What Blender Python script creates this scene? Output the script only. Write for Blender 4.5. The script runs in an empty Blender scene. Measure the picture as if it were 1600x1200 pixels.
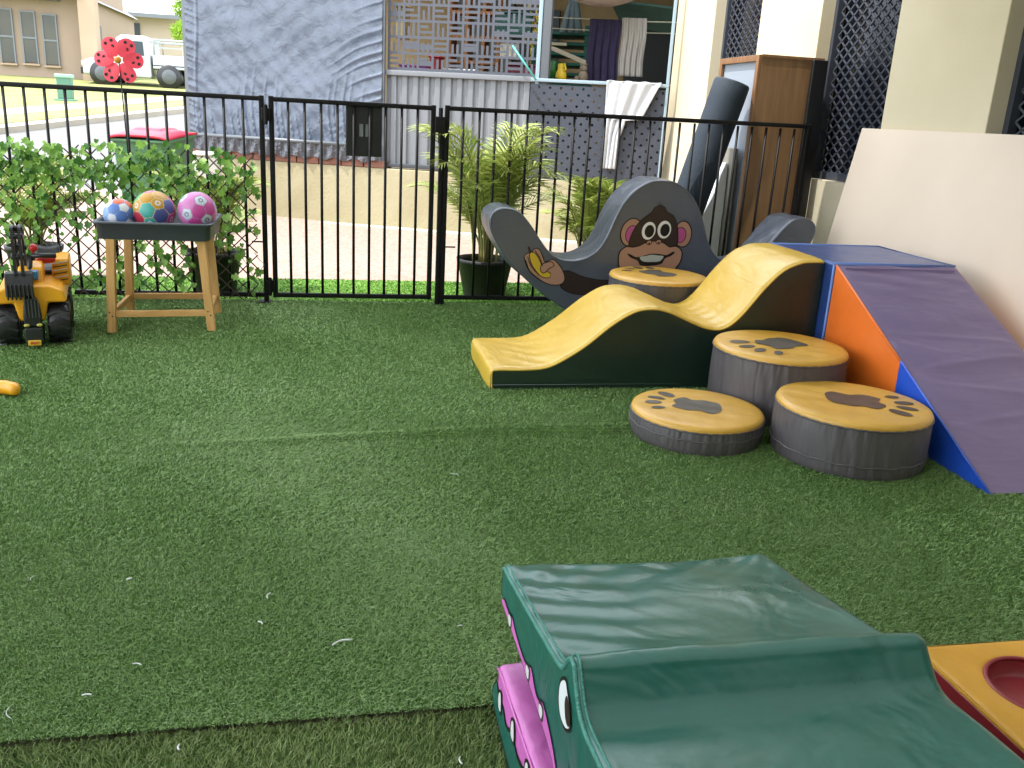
import bpy, bmesh, math, random
import numpy as np
from mathutils import Vector, Matrix
random.seed(7); rng = np.random.default_rng(11)
PI = math.pi
def R(d): return math.radians(d)

# ------------------------------------------------------------------ camera, sky, sun, exposure
sc = bpy.context.scene
col = sc.collection
cam_d = bpy.data.cameras.new('camera'); cam = bpy.data.objects.new('camera', cam_d); col.objects.link(cam)
cam_d.sensor_width = 36; cam_d.lens = 1380/1600*36; cam_d.clip_start = 0.05; cam_d.clip_end = 1000
cam.matrix_world = Matrix.Translation((0, 0, 1.15)) @ Matrix.Rotation(R(-12), 4, 'Z') @ Matrix.Rotation(R(90-16.9), 4, 'X') @ Matrix.Rotation(R(3.2), 4, 'Z')
sc.camera = cam
w = bpy.data.worlds.new("World"); sc.world = w; w.use_nodes = True
SUN = Vector((-0.42, -0.10, 0.885)).normalized()
sky = w.node_tree.nodes.new('ShaderNodeTexSky'); sky.sky_type = 'NISHITA'; sky.sun_disc = False
sky.sun_elevation = math.asin(SUN.z); sky.sun_rotation = math.atan2(SUN.x, SUN.y); sky.dust_density = 2.0
_n, _l = w.node_tree.nodes, w.node_tree.links      # thin bright cloud over the blue
_tc = _n.new('ShaderNodeTexCoord'); _mp = _n.new('ShaderNodeMapping'); _mp.inputs['Scale'].default_value = (1, 1, 2.5)
_no = _n.new('ShaderNodeTexNoise'); _no.inputs['Scale'].default_value = 2.2; _no.inputs['Detail'].default_value = 6
_rp = _n.new('ShaderNodeValToRGB'); _rp.color_ramp.elements[0].position = .36; _rp.color_ramp.elements[1].position = .6; _rp.color_ramp.elements[0].color = (.25, .25, .25, 1)
_mx = _n.new('ShaderNodeMix'); _mx.data_type = 'RGBA'; _mx.inputs[7].default_value = (11.6, 12.2, 12.9, 1)
_l.new(_tc.outputs['Generated'], _mp.inputs[0]); _l.new(_mp.outputs[0], _no.inputs[0]); _l.new(_no.outputs['Fac'], _rp.inputs[0]); _l.new(_rp.outputs[0], _mx.inputs[0])
_l.new(sky.outputs[0], _mx.inputs[6]); _l.new(_mx.outputs[2], _n['Background'].inputs[0])
w.node_tree.nodes['Background'].inputs[1].default_value = 0.13
sl = bpy.data.lights.new('sun', 'SUN'); sl.energy = 2.0; sl.angle = R(0.5); sl.color = (1, .96, .9)
so = bpy.data.objects.new('sun', sl); col.objects.link(so); so.rotation_euler = SUN.to_track_quat('Z', 'Y').to_euler()
sc.view_settings.view_transform = 'Standard'; sc.view_settings.look = 'None'
sc.view_settings.exposure = 1.68; sc.view_settings.gamma = 1
sc.render.engine = 'CYCLES'
sc.cycles.max_bounces = 8; sc.cycles.diffuse_bounces = 5; sc.cycles.transparent_max_bounces = 16

# ------------------------------------------------------------------ materials
def lin(c):
    if isinstance(c, str):
        c = [int(c[i:i+2], 16)/255 for i in (0, 2, 4)]
    return tuple((x/12.92 if x <= .04045 else ((x+.055)/1.055)**2.4) for x in c)
MC = {}
def mat(name, c, rough=.6, metal=0., var=.0, vscale=8., bump=0., bscale=60., bstretch=(1, 1, 1), coat=0., c2=None, c2scale=3., detail=4., trans=0., spec=.5, bdist=.01):
    if name in MC: return MC[name]
    m = bpy.data.materials.new(name); m.use_nodes = True; nt = m.node_tree; N = nt.nodes; L = nt.links
    b = N['Principled BSDF']; rgb = lin(c)
    b.inputs['Base Color'].default_value = (*rgb, 1); b.inputs['Roughness'].default_value = rough
    b.inputs['Metallic'].default_value = metal; b.inputs['Specular IOR Level'].default_value = spec
    if coat: b.inputs['Coat Weight'].default_value = coat; b.inputs['Coat Roughness'].default_value = .15
    tc = N.new('ShaderNodeTexCoord')
    if var or c2:
        n = N.new('ShaderNodeTexNoise'); n.inputs['Scale'].default_value = c2scale if c2 else vscale; n.inputs['Detail'].default_value = detail
        L.new(tc.outputs['Object'], n.inputs['Vector'])
        r = N.new('ShaderNodeValToRGB'); r.color_ramp.elements[0].position = .3; r.color_ramp.elements[1].position = .7
        if c2: a, d = rgb, lin(c2)
        else: a = tuple(x*(1-var) for x in rgb); d = tuple(min(1, x*(1+var)) for x in rgb)
        r.color_ramp.elements[0].color = (*a, 1); r.color_ramp.elements[1].color = (*d, 1)
        L.new(n.outputs['Fac'], r.inputs['Fac']); L.new(r.outputs['Color'], b.inputs['Base Color'])
    if bump:
        mp = N.new('ShaderNodeMapping'); mp.inputs['Scale'].default_value = bstretch; L.new(tc.outputs['Object'], mp.inputs['Vector'])
        n2 = N.new('ShaderNodeTexNoise'); n2.inputs['Scale'].default_value = bscale; n2.inputs['Detail'].default_value = 3
        L.new(mp.outputs[0], n2.inputs['Vector'])
        bp = N.new('ShaderNodeBump'); bp.inputs['Strength'].default_value = bump; bp.inputs['Distance'].default_value = bdist
        L.new(n2.outputs['Fac'], bp.inputs['Height']); L.new(bp.outputs[0], b.inputs['Normal'])
    MC[name] = m
    return m
def vinyl(name, c, rough=.38, st=(1, 1, 1), bump=.5, scale=7., var=.06, dist=.02, bd=1.):
    """shiny padded vinyl: soft long creases, plus fine grain"""
    if name in MC: return MC[name]
    m = bpy.data.materials.new(name); m.use_nodes = True; nt = m.node_tree; N = nt.nodes; L = nt.links
    b = N['Principled BSDF']; rgb = lin(c); b.inputs['Roughness'].default_value = rough; b.inputs['Specular IOR Level'].default_value = .75
    tc = N.new('ShaderNodeTexCoord')
    mp = N.new('ShaderNodeMapping'); mp.inputs['Scale'].default_value = st; L.new(tc.outputs['Object'], mp.inputs['Vector'])
    n1 = N.new('ShaderNodeTexNoise'); n1.inputs['Scale'].default_value = scale; n1.inputs['Detail'].default_value = 2; n1.inputs['Distortion'].default_value = bd
    L.new(mp.outputs[0], n1.inputs['Vector'])
    n2 = N.new('ShaderNodeTexNoise'); n2.inputs['Scale'].default_value = scale*3; n2.inputs['Detail'].default_value = 3; L.new(mp.outputs[0], n2.inputs['Vector'])
    a = N.new('ShaderNodeMath'); a.operation = 'MULTIPLY_ADD'; a.inputs[1].default_value = .25
    L.new(n2.outputs['Fac'], a.inputs[0]); L.new(n1.outputs['Fac'], a.inputs[2])
    bp = N.new('ShaderNodeBump'); bp.inputs['Strength'].default_value = bump; bp.inputs['Distance'].default_value = dist; L.new(a.outputs[0], bp.inputs['Height'])
    n3 = N.new('ShaderNodeTexNoise'); n3.inputs['Scale'].default_value = 700; L.new(tc.outputs['Object'], n3.inputs['Vector'])
    b3 = N.new('ShaderNodeBump'); b3.inputs['Strength'].default_value = .12; b3.inputs['Distance'].default_value = .001
    L.new(n3.outputs['Fac'], b3.inputs['Height']); L.new(bp.outputs[0], b3.inputs['Normal']); L.new(b3.outputs[0], b.inputs['Normal'])
    # faint scuffs
    n4 = N.new('ShaderNodeTexNoise'); n4.inputs['Scale'].default_value = 5; n4.inputs['Detail'].default_value = 8; n4.inputs['Roughness'].default_value = .7; L.new(tc.outputs['Object'], n4.inputs['Vector'])
    r = N.new('ShaderNodeValToRGB'); r.color_ramp.elements[0].position = .35; r.color_ramp.elements[1].position = .68
    r.color_ramp.elements[0].color = (*[x*(1-var) for x in rgb], 1); r.color_ramp.elements[1].color = (*[min(1, x*(1+var)+var*.03) for x in rgb], 1)
    L.new(n4.outputs['Fac'], r.inputs['Fac']); L.new(r.outputs[0], b.inputs['Base Color'])
    mr = N.new('ShaderNodeMapRange'); mr.inputs['To Min'].default_value = rough-.06; mr.inputs['To Max'].default_value = rough+.12
    L.new(n4.outputs['Fac'], mr.inputs['Value']); L.new(mr.outputs[0], b.inputs['Roughness'])
    MC[name] = m
    return m
def wood(name, c, c2, axis=2, rough=.6, s=1.):
    if name in MC: return MC[name]
    m = bpy.data.materials.new(name); m.use_nodes = True; nt = m.node_tree; N = nt.nodes; L = nt.links
    b = N['Principled BSDF']; b.inputs['Roughness'].default_value = rough
    tc = N.new('ShaderNodeTexCoord'); mp = N.new('ShaderNodeMapping'); k = [14*s]*3; k[axis] = 1.2*s; mp.inputs['Scale'].default_value = k
    n = N.new('ShaderNodeTexNoise'); n.inputs['Scale'].default_value = 3; n.inputs['Detail'].default_value = 6; n.inputs['Distortion'].default_value = .6
    r = N.new('ShaderNodeValToRGB'); r.color_ramp.elements[0].position = .3; r.color_ramp.elements[1].position = .7
    r.color_ramp.elements[0].color = (*lin(c2), 1); r.color_ramp.elements[1].color = (*lin(c), 1)
    L.new(tc.outputs['Object'], mp.inputs['Vector']); L.new(mp.outputs[0], n.inputs['Vector']); L.new(n.outputs['Fac'], r.inputs['Fac']); L.new(r.outputs[0], b.inputs['Base Color'])
    MC[name] = m
    return m

# ------------------------------------------------------------------ mesh helpers
class MB:
    def __init__(s): s.v = []; s.f = []; s.mi = []; s.sm = []
    def add(s, vs, fs, mi=0, smooth=False):
        o = len(s.v); s.v += [tuple(p) for p in vs]
        for f in fs: s.f.append(tuple(i+o for i in f)); s.mi.append(mi); s.sm.append(smooth)
        return s
    def box(s, a, b, mi=0, M=None):
        x0, y0, z0 = a; x1, y1, z1 = b
        vs = [(x0, y0, z0), (x1, y0, z0), (x1, y1, z0), (x0, y1, z0), (x0, y0, z1), (x1, y0, z1), (x1, y1, z1), (x0, y1, z1)]
        if M is not None: vs = [tuple(M @ Vector(p)) for p in vs]
        return s.add(vs, [(0, 3, 2, 1), (4, 5, 6, 7), (0, 1, 5, 4), (1, 2, 6, 5), (2, 3, 7, 6), (3, 0, 4, 7)], mi)
    def bar(s, p, q, wd, ht=None, mi=0, up=(0, 0, 1)):
        """rectangular bar from p to q"""
        ht = ht or wd; p = Vector(p); q = Vector(q); d = (q-p).normalized(); u = Vector(up)
        if abs(d.dot(u)) > .98: u = Vector((0, 1, 0))
        a = d.cross(u).normalized()*wd/2; b = a.cross(d).normalized()*ht/2
        vs = [p-a-b, p+a-b, p+a+b, p-a+b, q-a-b, q+a-b, q+a+b, q-a+b]
        return s.add(vs, [(0, 1, 2, 3), (7, 6, 5, 4), (4, 5, 1, 0), (5, 6, 2, 1), (6, 7, 3, 2), (7, 4, 0, 3)], mi)
    def tube(s, pts, r, n=8, mi=0, closed=False, cap=True):
        pts = [Vector(p) for p in pts]; N_ = len(pts); rs = r if isinstance(r, (list, tuple)) else [r]*N_
        vs = []; prev = None
        for i, p in enumerate(pts):
            if closed: d = pts[(i+1) % N_]-pts[i-1]
            else: d = pts[min(i+1, N_-1)]-pts[max(i-1, 0)]
            d.normalize()
            if prev is None:
                u = Vector((0, 0, 1)) if abs(d.z) < .9 else Vector((1, 0, 0)); a = d.cross(u).normalized()
            else: a = (prev-d*prev.dot(d)).normalized()
            prev = a; b = d.cross(a)
            for k in range(n): t = 2*PI*k/n; vs.append(p+(a*math.cos(t)+b*math.sin(t))*rs[i])
        fs = []; m = N_ if closed else N_-1
        for i in range(m):
            j = (i+1) % N_
            for k in range(n): fs.append((i*n+k, i*n+(k+1) % n, j*n+(k+1) % n, j*n+k))
        if cap and not closed: fs += [tuple(range(n-1, -1, -1)), tuple((N_-1)*n+k for k in range(n))]
        return s.add(vs, fs, mi, True)
    def lathe(s, prof, c=(0, 0, 0), n=48, mi=0, smooth=True, axis='z', fn=None):
        vs = []
        for r, z in prof:
            for k in range(n):
                t = 2*PI*k/n
                x, y, zz = r*math.cos(t), r*math.sin(t), z
                if fn: x, y, zz = fn(x, y, zz, t)
                if axis == 'x': x, y, zz = zz, x, y
                elif axis == 'y': x, y, zz = x, -zz, y
                vs.append((c[0]+x, c[1]+y, c[2]+zz))
        fs = []
        for i in range(len(prof)-1):
            for k in range(n): fs.append((i*n+k, i*n+(k+1) % n, (i+1)*n+(k+1) % n, (i+1)*n+k))
        return s.add(vs, fs, mi, smooth)
    def grid(s, fn, nu, nv, mi=0, smooth=True):
        vs = [fn(i/nu, j/nv) for j in range(nv+1) for i in range(nu+1)]
        fs = [(j*(nu+1)+i, j*(nu+1)+i+1, (j+1)*(nu+1)+i+1, (j+1)*(nu+1)+i) for j in range(nv) for i in range(nu)]
        return s.add(vs, fs, mi, smooth)
    def prism(s, poly, mp, t0, t1, mi=0, smooth=False):
        """poly 2D outline, mp(a,b,t)->xyz; closed solid between t0 and t1"""
        n = len(poly); vs = [mp(a, b, t0) for a, b in poly]+[mp(a, b, t1) for a, b in poly]
        s.add(vs, [tuple(range(n-1, -1, -1)), tuple(range(n, 2*n))], mi)
        o = len(s.v)-2*n
        for i in range(n): s.f.append((o+i, o+(i+1) % n, o+n+(i+1) % n, o+n+i)); s.mi.append(mi); s.sm.append(smooth)
        return s
    def sphere(s, c, r, nu=24, nv=14, mi=0, sc3=(1, 1, 1)):
        vs = [(c[0], c[1], c[2]-r*sc3[2])]
        for j in range(1, nv):
            a = -PI/2+PI*j/nv
            for i in range(nu): t = 2*PI*i/nu; vs.append((c[0]+r*sc3[0]*math.cos(a)*math.cos(t), c[1]+r*sc3[1]*math.cos(a)*math.sin(t), c[2]+r*sc3[2]*math.sin(a)))
        vs.append((c[0], c[1], c[2]+r*sc3[2])); L_ = len(vs)-1; fs = []
        for i in range(nu):
            fs.append((0, 1+(i+1) % nu, 1+i)); fs.append((L_, L_-nu+i, L_-nu+(i+1) % nu))
        for j in range(nv-2):
            for i in range(nu): a = 1+j*nu; fs.append((a+i, a+(i+1) % nu, a+nu+(i+1) % nu, a+nu+i))
        return s.add(vs, fs, mi, True)
    def build(s, name, m=None, parent=None, bev=0., segs=2, mods=None, fix=True):
        me = bpy.data.meshes.new(name); me.from_pydata(s.v, [], s.f)
        for mm in (m if isinstance(m, (list, tuple)) else [m]): me.materials.append(mm)
        me.polygons.foreach_set('material_index', s.mi); me.polygons.foreach_set('use_smooth', s.sm); me.update()
        if fix and len(s.f) < 60000:
            b = bmesh.new(); b.from_mesh(me); bmesh.ops.recalc_face_normals(b, faces=b.faces); b.to_mesh(me); b.free()
        o = bpy.data.objects.new(name, me); col.objects.link(o)
        if bev:
            md = o.modifiers.new('bevel', 'BEVEL'); md.width = bev; md.segments = segs; md.limit_method = 'ANGLE'; md.angle_limit = R(35); md.harden_normals = False
            me.polygons.foreach_set('use_smooth', [True]*len(me.polygons))
            wn = o.modifiers.new('wn', 'WEIGHTED_NORMAL'); wn.keep_sharp = True
        if parent is not None: o.parent = parent; o.matrix_parent_inverse = parent.matrix_world.inverted() if False else Matrix.Translation(-Vector(parent.location)) if parent.rotation_euler.z == 0 and parent.parent is None else Matrix.Identity(4)
        return o
def thing(name, label, cat, loc=(0, 0, 0), group=None):
    o = bpy.data.objects.new(name, None); col.objects.link(o); o.location = loc; o.empty_display_size = .1
    o['label'] = label; o['category'] = cat
    if group: o['group'] = group
    return o
def tag(o, label, cat, group=None, kind=None):
    o['label'] = label; o['category'] = cat
    if group: o['group'] = group
    if kind: o['kind'] = kind
    return o
def struct(o): o['kind'] = 'structure'; return o
def dup(root, loc, label, group=None):
    """copy of a thing with copies of parts and sub-parts; children keep their parent inverse"""
    r = root.copy(); col.objects.link(r); r.location = loc; r['label'] = label
    if group: r['group'] = group
    for ch in [c for c in bpy.data.objects if c.parent == root]:
        c = ch.copy(); col.objects.link(c); c.parent = r
        for g_ in [q for q in bpy.data.objects if q.parent == ch]:
            d = g_.copy(); col.objects.link(d); d.parent = c
    return r
def smooth_pts(P, n=8, closed=False):
    out = []; N_ = len(P)
    rngi = range(N_) if closed else range(N_-1)
    for i in rngi:
        g = lambda k: np.array(P[k % N_] if closed else P[min(max(k, 0), N_-1)], float)
        a, b, c, d = g(i-1), g(i), g(i+1), g(i+2)
        for k in range(n):
            t = k/n; out.append(tuple(.5*((2*b)+(-a+c)*t+(2*a-5*b+4*c-d)*t*t+(-a+3*b-3*c+d)*t**3)))
    if not closed: out.append(tuple(P[-1]))
    return out
def nz(x, y, z=0.):
    return (math.sin(x*1.7+y*2.3+z)+math.sin(x*3.1-y*1.9+1.3+z*2)*.6+math.sin(x*5.3+y*6.1+2.1)*.35)/1.95

# ------------------------------------------------------------------ ground
def ground_z(x, y):
    z = 0.
    if y > 9.6 - .0: z = .07*(y-9.6)+.0
    return z
DIRT = mat('dry_ground', '8c8a6a', .9, var=.25, vscale=1.2, bump=.4, bscale=30)
g = MB(); g.grid(lambda u, v: (-150+u*300, -60+v*360, ground_z(0, -60+v*360)-.03), 30, 360, smooth=False)
struct(g.build('ground', DIRT))

# driveway: exposed aggregate with speckle
def aggregate():
    m = bpy.data.materials.new('exposed_aggregate'); m.use_nodes = True; nt = m.node_tree; N = nt.nodes; L = nt.links
    b = N['Principled BSDF']; b.inputs['Roughness'].default_value = .8; tc = N.new('ShaderNodeTexCoord')
    v = N.new('ShaderNodeTexVoronoi'); v.inputs['Scale'].default_value = 55; L.new(tc.outputs['Object'], v.inputs['Vector'])
    r = N.new('ShaderNodeValToRGB'); e = r.color_ramp.elements
    e[0].color = (*lin('8f7568'), 1); e[1].color = (*lin('ab968a'), 1); k = e.new(.5); k.color = (*lin('a08475'), 1); k = e.new(.8); k.color = (*lin('968a82'), 1)
    s_ = N.new('ShaderNodeSeparateColor'); L.new(v.outputs['Color'], s_.inputs[0]); L.new(s_.outputs[0], r.inputs['Fac'])
    n = N.new('ShaderNodeTexNoise'); n.inputs['Scale'].default_value = 1.4; n.inputs['Detail'].default_value = 5; L.new(tc.outputs['Object'], n.inputs['Vector'])
    mx = N.new('ShaderNodeMix'); mx.data_type = 'RGBA'; mx.blend_type = 'MULTIPLY'; mx.inputs[0].default_value = .35
    L.new(r.outputs[0], mx.inputs[6]); L.new(n.outputs['Color'], mx.inputs[7])
    n2 = N.new('ShaderNodeValToRGB'); n2.color_ramp.elements[0].color = (.6, .6, .6, 1); n2.color_ramp.elements[1].color = (1, 1, 1, 1); L.new(n.outputs['Fac'], n2.inputs[0]); L.new(n2.outputs[0], mx.inputs[7])
    L.new(mx.outputs[2], b.inputs['Base Color'])
    bp = N.new('ShaderNodeBump'); bp.inputs['Strength'].default_value = .4; bp.inputs['Distance'].default_value = .004; L.new(v.outputs['Distance'], bp.inputs['Height']); L.new(bp.outputs[0], b.inputs['Normal'])
    return m
g = MB(); g.add([(-1.9, 6.1, -.012), (3.1, 6.1, -.012), (3.1, 9.6, -.012), (-1.9, 11.0, .07*1.4-.012+.012), (-9, 11.0, .1), (-9, 6.1, -.012)], [(0, 1, 2, 3), (0, 3, 4, 5)])
struct(g.build('driveway', aggregate()))
ASPH = mat('road_asphalt', '6b6a68', .85, var=.12, vscale=2, bump=.5, bscale=150, bdist=.004)
CONC = mat('pale_concrete', '9c9484', .8, var=.08, vscale=3, bump=.2, bscale=60)
def slope_sheet(name, P, dz, m, n=1):
    g = MB(); g.add([(x, y, ground_z(x, y)+dz-.02) for x, y in P], [tuple(range(len(P)))]); return struct(g.build(name, m))
# street crosses the view obliquely; bands from near to far
KX = .77   # direction of the kerb, up the street
def band(o): # two points along the street at perpendicular offset o (metres beyond the near kerb)
    p = Vector((-5.0, 16.4)); d = Vector((1.78, 4.85)).normalized(); n_ = Vector((-d.y, d.x)); return p+n_*o-d*40, p+n_*o+d*60
def bandsheet(name, o0, o1, dz, m):
    a0, a1 = band(o0); b0, b1 = band(o1); P = []
    g = MB(); n = 60; vs = []
    for i in range(n+1):
        t = i/n
        for A, B in ((a0, a1), (b0, b1)):
            q = A.lerp(B, t); vs.append((q.x, q.y, ground_z(q.x, q.y)+dz-.02))
    g.add(vs, [(2*i, 2*i+1, 2*i+3, 2*i+2) for i in range(n)])
    if name == 'kerb': lo = [(x, y, z-.12) for x, y, z in vs[::2]]; g.add(vs[::2]+lo, [(i, i+1, n+2+i, n+1+i) for i in range(n)])
    return g.build(name, m)
struct(bandsheet('road', -6.5, 0, .004, ASPH))
struct(bandsheet('kerb', 0, .35, .10, CONC))
GRS = mat('verge_grass', '6f7b3b', .9, c2='918f5a', c2scale=2.2, bump=.8, bscale=70, detail=8)
struct(bandsheet('verge', .35, 1.15, .108, GRS))
struct(bandsheet('footpath', 1.15, 1.95, .114, CONC))
struct(bandsheet('front_lawn', 1.95, 12, .118, GRS))

# ---- artificial turf: base sheet + blades
def turf_z(x, y):
    r = 0.
    if -1.2 < x < 1.5:   # a rucked seam across the turf
        yc = 3.03+.045*x+.012*math.sin(x*3)
        r = .028*math.exp(-((y-yc)/.026)**2)*min(1, max(0, (x+.75)/1.3))
    e = 0.
    if y < 1.5: e = -.014
    return r+e+.003*nz(x*1.3, y*1.3)
TB = mat('turf_backing', '48652e', .9, var=.3, vscale=30)
g = MB(); g.grid(lambda u, v: (-3.2+u*6.3, -1.4+v*2.894, turf_z(-3.2+u*6.3, -1.4+v*2.894)-.003), 60, 60); g.grid(lambda u, v: (-3.2+u*6.3, 1.505+v*3.945, turf_z(-3.2+u*6.3, 1.505+v*3.945)), 160, 200)
struct(g.build('turf_floor', TB))
g = MB(); g.add([(-3.2, 5.45, .001), (3.1, 5.45, .001), (3.1, 6.17, .001), (-3.2, 6.12, .001)], [(0, 1, 2, 3)]); struct(g.build('turf_outer_strip', mat('turf_backing_outer', '668f38', .9)))

def blade_mat(name, a, b_, c_, rough=.42):
    m = bpy.data.materials.new(name); m.use_nodes = True; nt = m.node_tree; N = nt.nodes; L = nt.links
    b = N['Principled BSDF']; b.inputs['Roughness'].default_value = rough; b.inputs['Specular IOR Level'].default_value = .5
    at = N.new('ShaderNodeAttribute'); at.attribute_name = 'rnd'
    r = N.new('ShaderNodeValToRGB'); e = r.color_ramp.elements; e[0].color = (*lin(a), 1); e[1].color = (*lin(c_), 1); k = e.new(.55); k.color = (*lin(b_), 1)
    tc = N.new('ShaderNodeTexCoord'); n = N.new('ShaderNodeTexNoise'); n.inputs['Scale'].default_value = 1.3; n.inputs['Detail'].default_value = 6; n.inputs['Roughness'].default_value = .65
    L.new(tc.outputs['Object'], n.inputs['Vector'])
    ad = N.new('ShaderNodeMath'); ad.operation = 'MULTIPLY_ADD'; ad.inputs[1].default_value = 1.5; L.new(n.outputs['Fac'], ad.inputs[0]); 
    sb = N.new('ShaderNodeMath'); sb.operation = 'SUBTRACT'; sb.inputs[1].default_value = .75; L.new(at.outputs['Fac'], sb.inputs[0]); L.new(sb.outputs[0], ad.inputs[2])
    L.new(ad.outputs[0], r.inputs['Fac']); L.new(r.outputs[0], b.inputs['Base Color'])
    return m
def blades(name, regions, m, lean=(.0, -.6), hgt=(.007, .0115), seed=1, zf=turf_z):
    rg = np.random.default_rng(seed); X = []; Y_ = []; W_ = []
    for x0, x1, y0, y1, dens, wd in regions:
        n = int((x1-x0)*(y1-y0)*dens); X.append(rg.uniform(x0, x1, n)); Y_.append(rg.uniform(y0, y1, n)); W_.append(np.full(n, wd))
    X = np.concatenate(X); Y = np.concatenate(Y_); W = np.concatenate(W_); n = len(X)
    # base height (vectorised through a lookup grid)
    gx = np.linspace(-3.3, 3.3, 331); gy = np.linspace(-1.5, 6.3, 781)
    Z = np.array([[zf(a, b) for a in gx] for b in gy])
    ix = np.clip(((X+3.3)/.02).astype(int), 0, 330); iy = np.clip(((Y+1.5)/.01).astype(int), 0, 780); Zb = Z[iy, ix]
    # tufts: clump offsets make light and dark flecks
    cl = np.sin(X*95+np.sin(Y*61)*2)*np.sin(Y*88+np.sin(X*57)*2)
    h = rg.uniform(hgt[0], hgt[1], n)*(1+.12*cl)
    ang = rg.uniform(0, 2*PI, n); tilt = rg.uniform(.3, 1.2, n)*(1+.9*np.exp(-((X-.25+.12*Y)/.55)**2)*(.6+.4*np.sin(X*5+Y*3)))
    flow = np.sin(X*1.9+Y*.7)*.25+np.sin(Y*2.3-X*1.1)*.2
    lx = np.cos(ang)*tilt+lean[0]+flow; ly = np.sin(ang)*tilt+lean[1]+flow*.5
    a2 = rg.uniform(0, 2*PI, n); sx = np.cos(a2)*W/2; sy = np.sin(a2)*W/2
    P = np.zeros((n, 5, 3))
    P[:, 0] = np.stack([X-sx, Y-sy, Zb], 1); P[:, 1] = np.stack([X+sx, Y+sy, Zb], 1)
    mx = X+lx*h*.35; my = Y+ly*h*.35; mz = Zb+h*.62
    P[:, 2] = np.stack([mx+sx*.9, my+sy*.9, mz], 1); P[:, 3] = np.stack([mx-sx*.9, my-sy*.9, mz], 1)
    P[:, 4] = np.stack([X+lx*h*1.0, Y+ly*h*1.0, Zb+h*.92], 1)
    me = bpy.data.meshes.new(name); me.vertices.add(n*5); me.vertices.foreach_set('co', P.reshape(-1))
    base = np.arange(n)*5
    loops = np.stack([base, base+1, base+2, base+3, base+3, base+2, base+4], 1).reshape(-1)
    ls = np.stack([np.arange(n)*7, np.arange(n)*7+4], 1).reshape(-1); lt = np.tile([4, 3], n)
    me.loops.add(n*7); me.loops.foreach_set('vertex_index', loops.astype(np.int32)); me.polygons.add(n*2)
    me.polygons.foreach_set('loop_start', ls.astype(np.int32)); me.polygons.foreach_set('loop_total', lt.astype(np.int32))
    me.update(calc_edges=True); me.materials.append(m)
    at = me.attributes.new('rnd', 'FLOAT', 'POINT'); rv = np.repeat(np.clip(rg.uniform(0, 1, n)*.75+.12+cl*.06, 0, 1), 5); at.data.foreach_set('value', rv.astype(np.float32))
    o = bpy.data.objects.new(name, me); col.objects.link(o); return o
BM = blade_mat('turf_blades', '69894a', '81a25e', '9ab07e', .55)
o = blades('artificial_grass', [(-.95, 1.7, 1.494, 2.3, 125000, .0015), (-1.5, 2.3, 2.3, 3.3, 66000, .0021), (-2.1, 3.05, 3.3, 4.4, 32000, .003), (-2.6, 3.05, 4.4, 5.42, 21000, .004), (1.7, 2.4, 1.5, 2.3, 45000, .0026), (2.3, 2.9, 1.9, 3.3, 20000, .003)], BM, (.12, -.55))
tag(o, 'mid green artificial grass covering the play area floor', 'artificial grass', kind='stuff')
BM2 = blade_mat('turf_blades_dull', '4c5d2a', '647a3a', '88985e', .6)
o = blades('artificial_grass', [(-1.0, 1.4, .75, 1.50, 60000, .0022)], BM2, (-.1, .5), (.009, .014), 2)
tag(o, 'duller olive strip of artificial grass at the near edge', 'artificial grass', kind='stuff')
BM3 = blade_mat('turf_blades_outer', '557f2c', '729c40', '8db458', .6)
o = blades('artificial_grass', [(-2.9, 3.05, 5.44, 6.15, 14000, .006)], BM3, (0, -.3), (.006, .010), 3, zf=lambda x, y: 0)
tag(o, 'bright sunlit strip of artificial grass beyond the black fence', 'artificial grass', kind='stuff')

# ------------------------------------------------------------------ padded-foam helper
def loft(prof, mp, t0, t1, nt, rnd=.015, disp=None):
    """closed profile pulled from t0 to t1; the edges are rounded over by rnd. returns MB (skin only) and the two rims"""
    pr = np.array(prof, float); n = len(pr)
    tan = np.roll(pr, -1, 0)-np.roll(pr, 1, 0); L_ = np.linalg.norm(tan, axis=1, keepdims=True); tan /= np.maximum(L_, 1e-9); nrm = np.stack([tan[:, 1], -tan[:, 0]], 1)
    area = .5*np.sum(pr[:, 0]*np.roll(pr[:, 1], -1)-np.roll(pr[:, 0], -1)*pr[:, 1])
    if area < 0: nrm = -nrm
    ts = [(t0, rnd), (t0+rnd*.12, rnd*.55), (t0+rnd*.4, rnd*.2), (t0+rnd, 0)]+[(t0+rnd+(t1-t0-2*rnd)*k/nt, 0) for k in range(1, nt)]+[(t1-rnd, 0), (t1-rnd*.4, rnd*.2), (t1-rnd*.12, rnd*.55), (t1, rnd)]
    vs = []
    for t, ins in ts:
        for i in range(n):
            p = pr[i]-nrm[i]*ins*.6
            if disp: p = p+nrm[i]*disp(pr[i][0], pr[i][1], t)
            vs.append(mp(p[0], p[1], t))
    fs = [(j*n+i, j*n+(i+1) % n, (j+1)*n+(i+1) % n, (j+1)*n+i) for j in range(len(ts)-1) for i in range(n)]
    return vs, fs, n, len(ts), [(t, ins) for t, ins in ts], pr-nrm*rnd*.6

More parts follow.
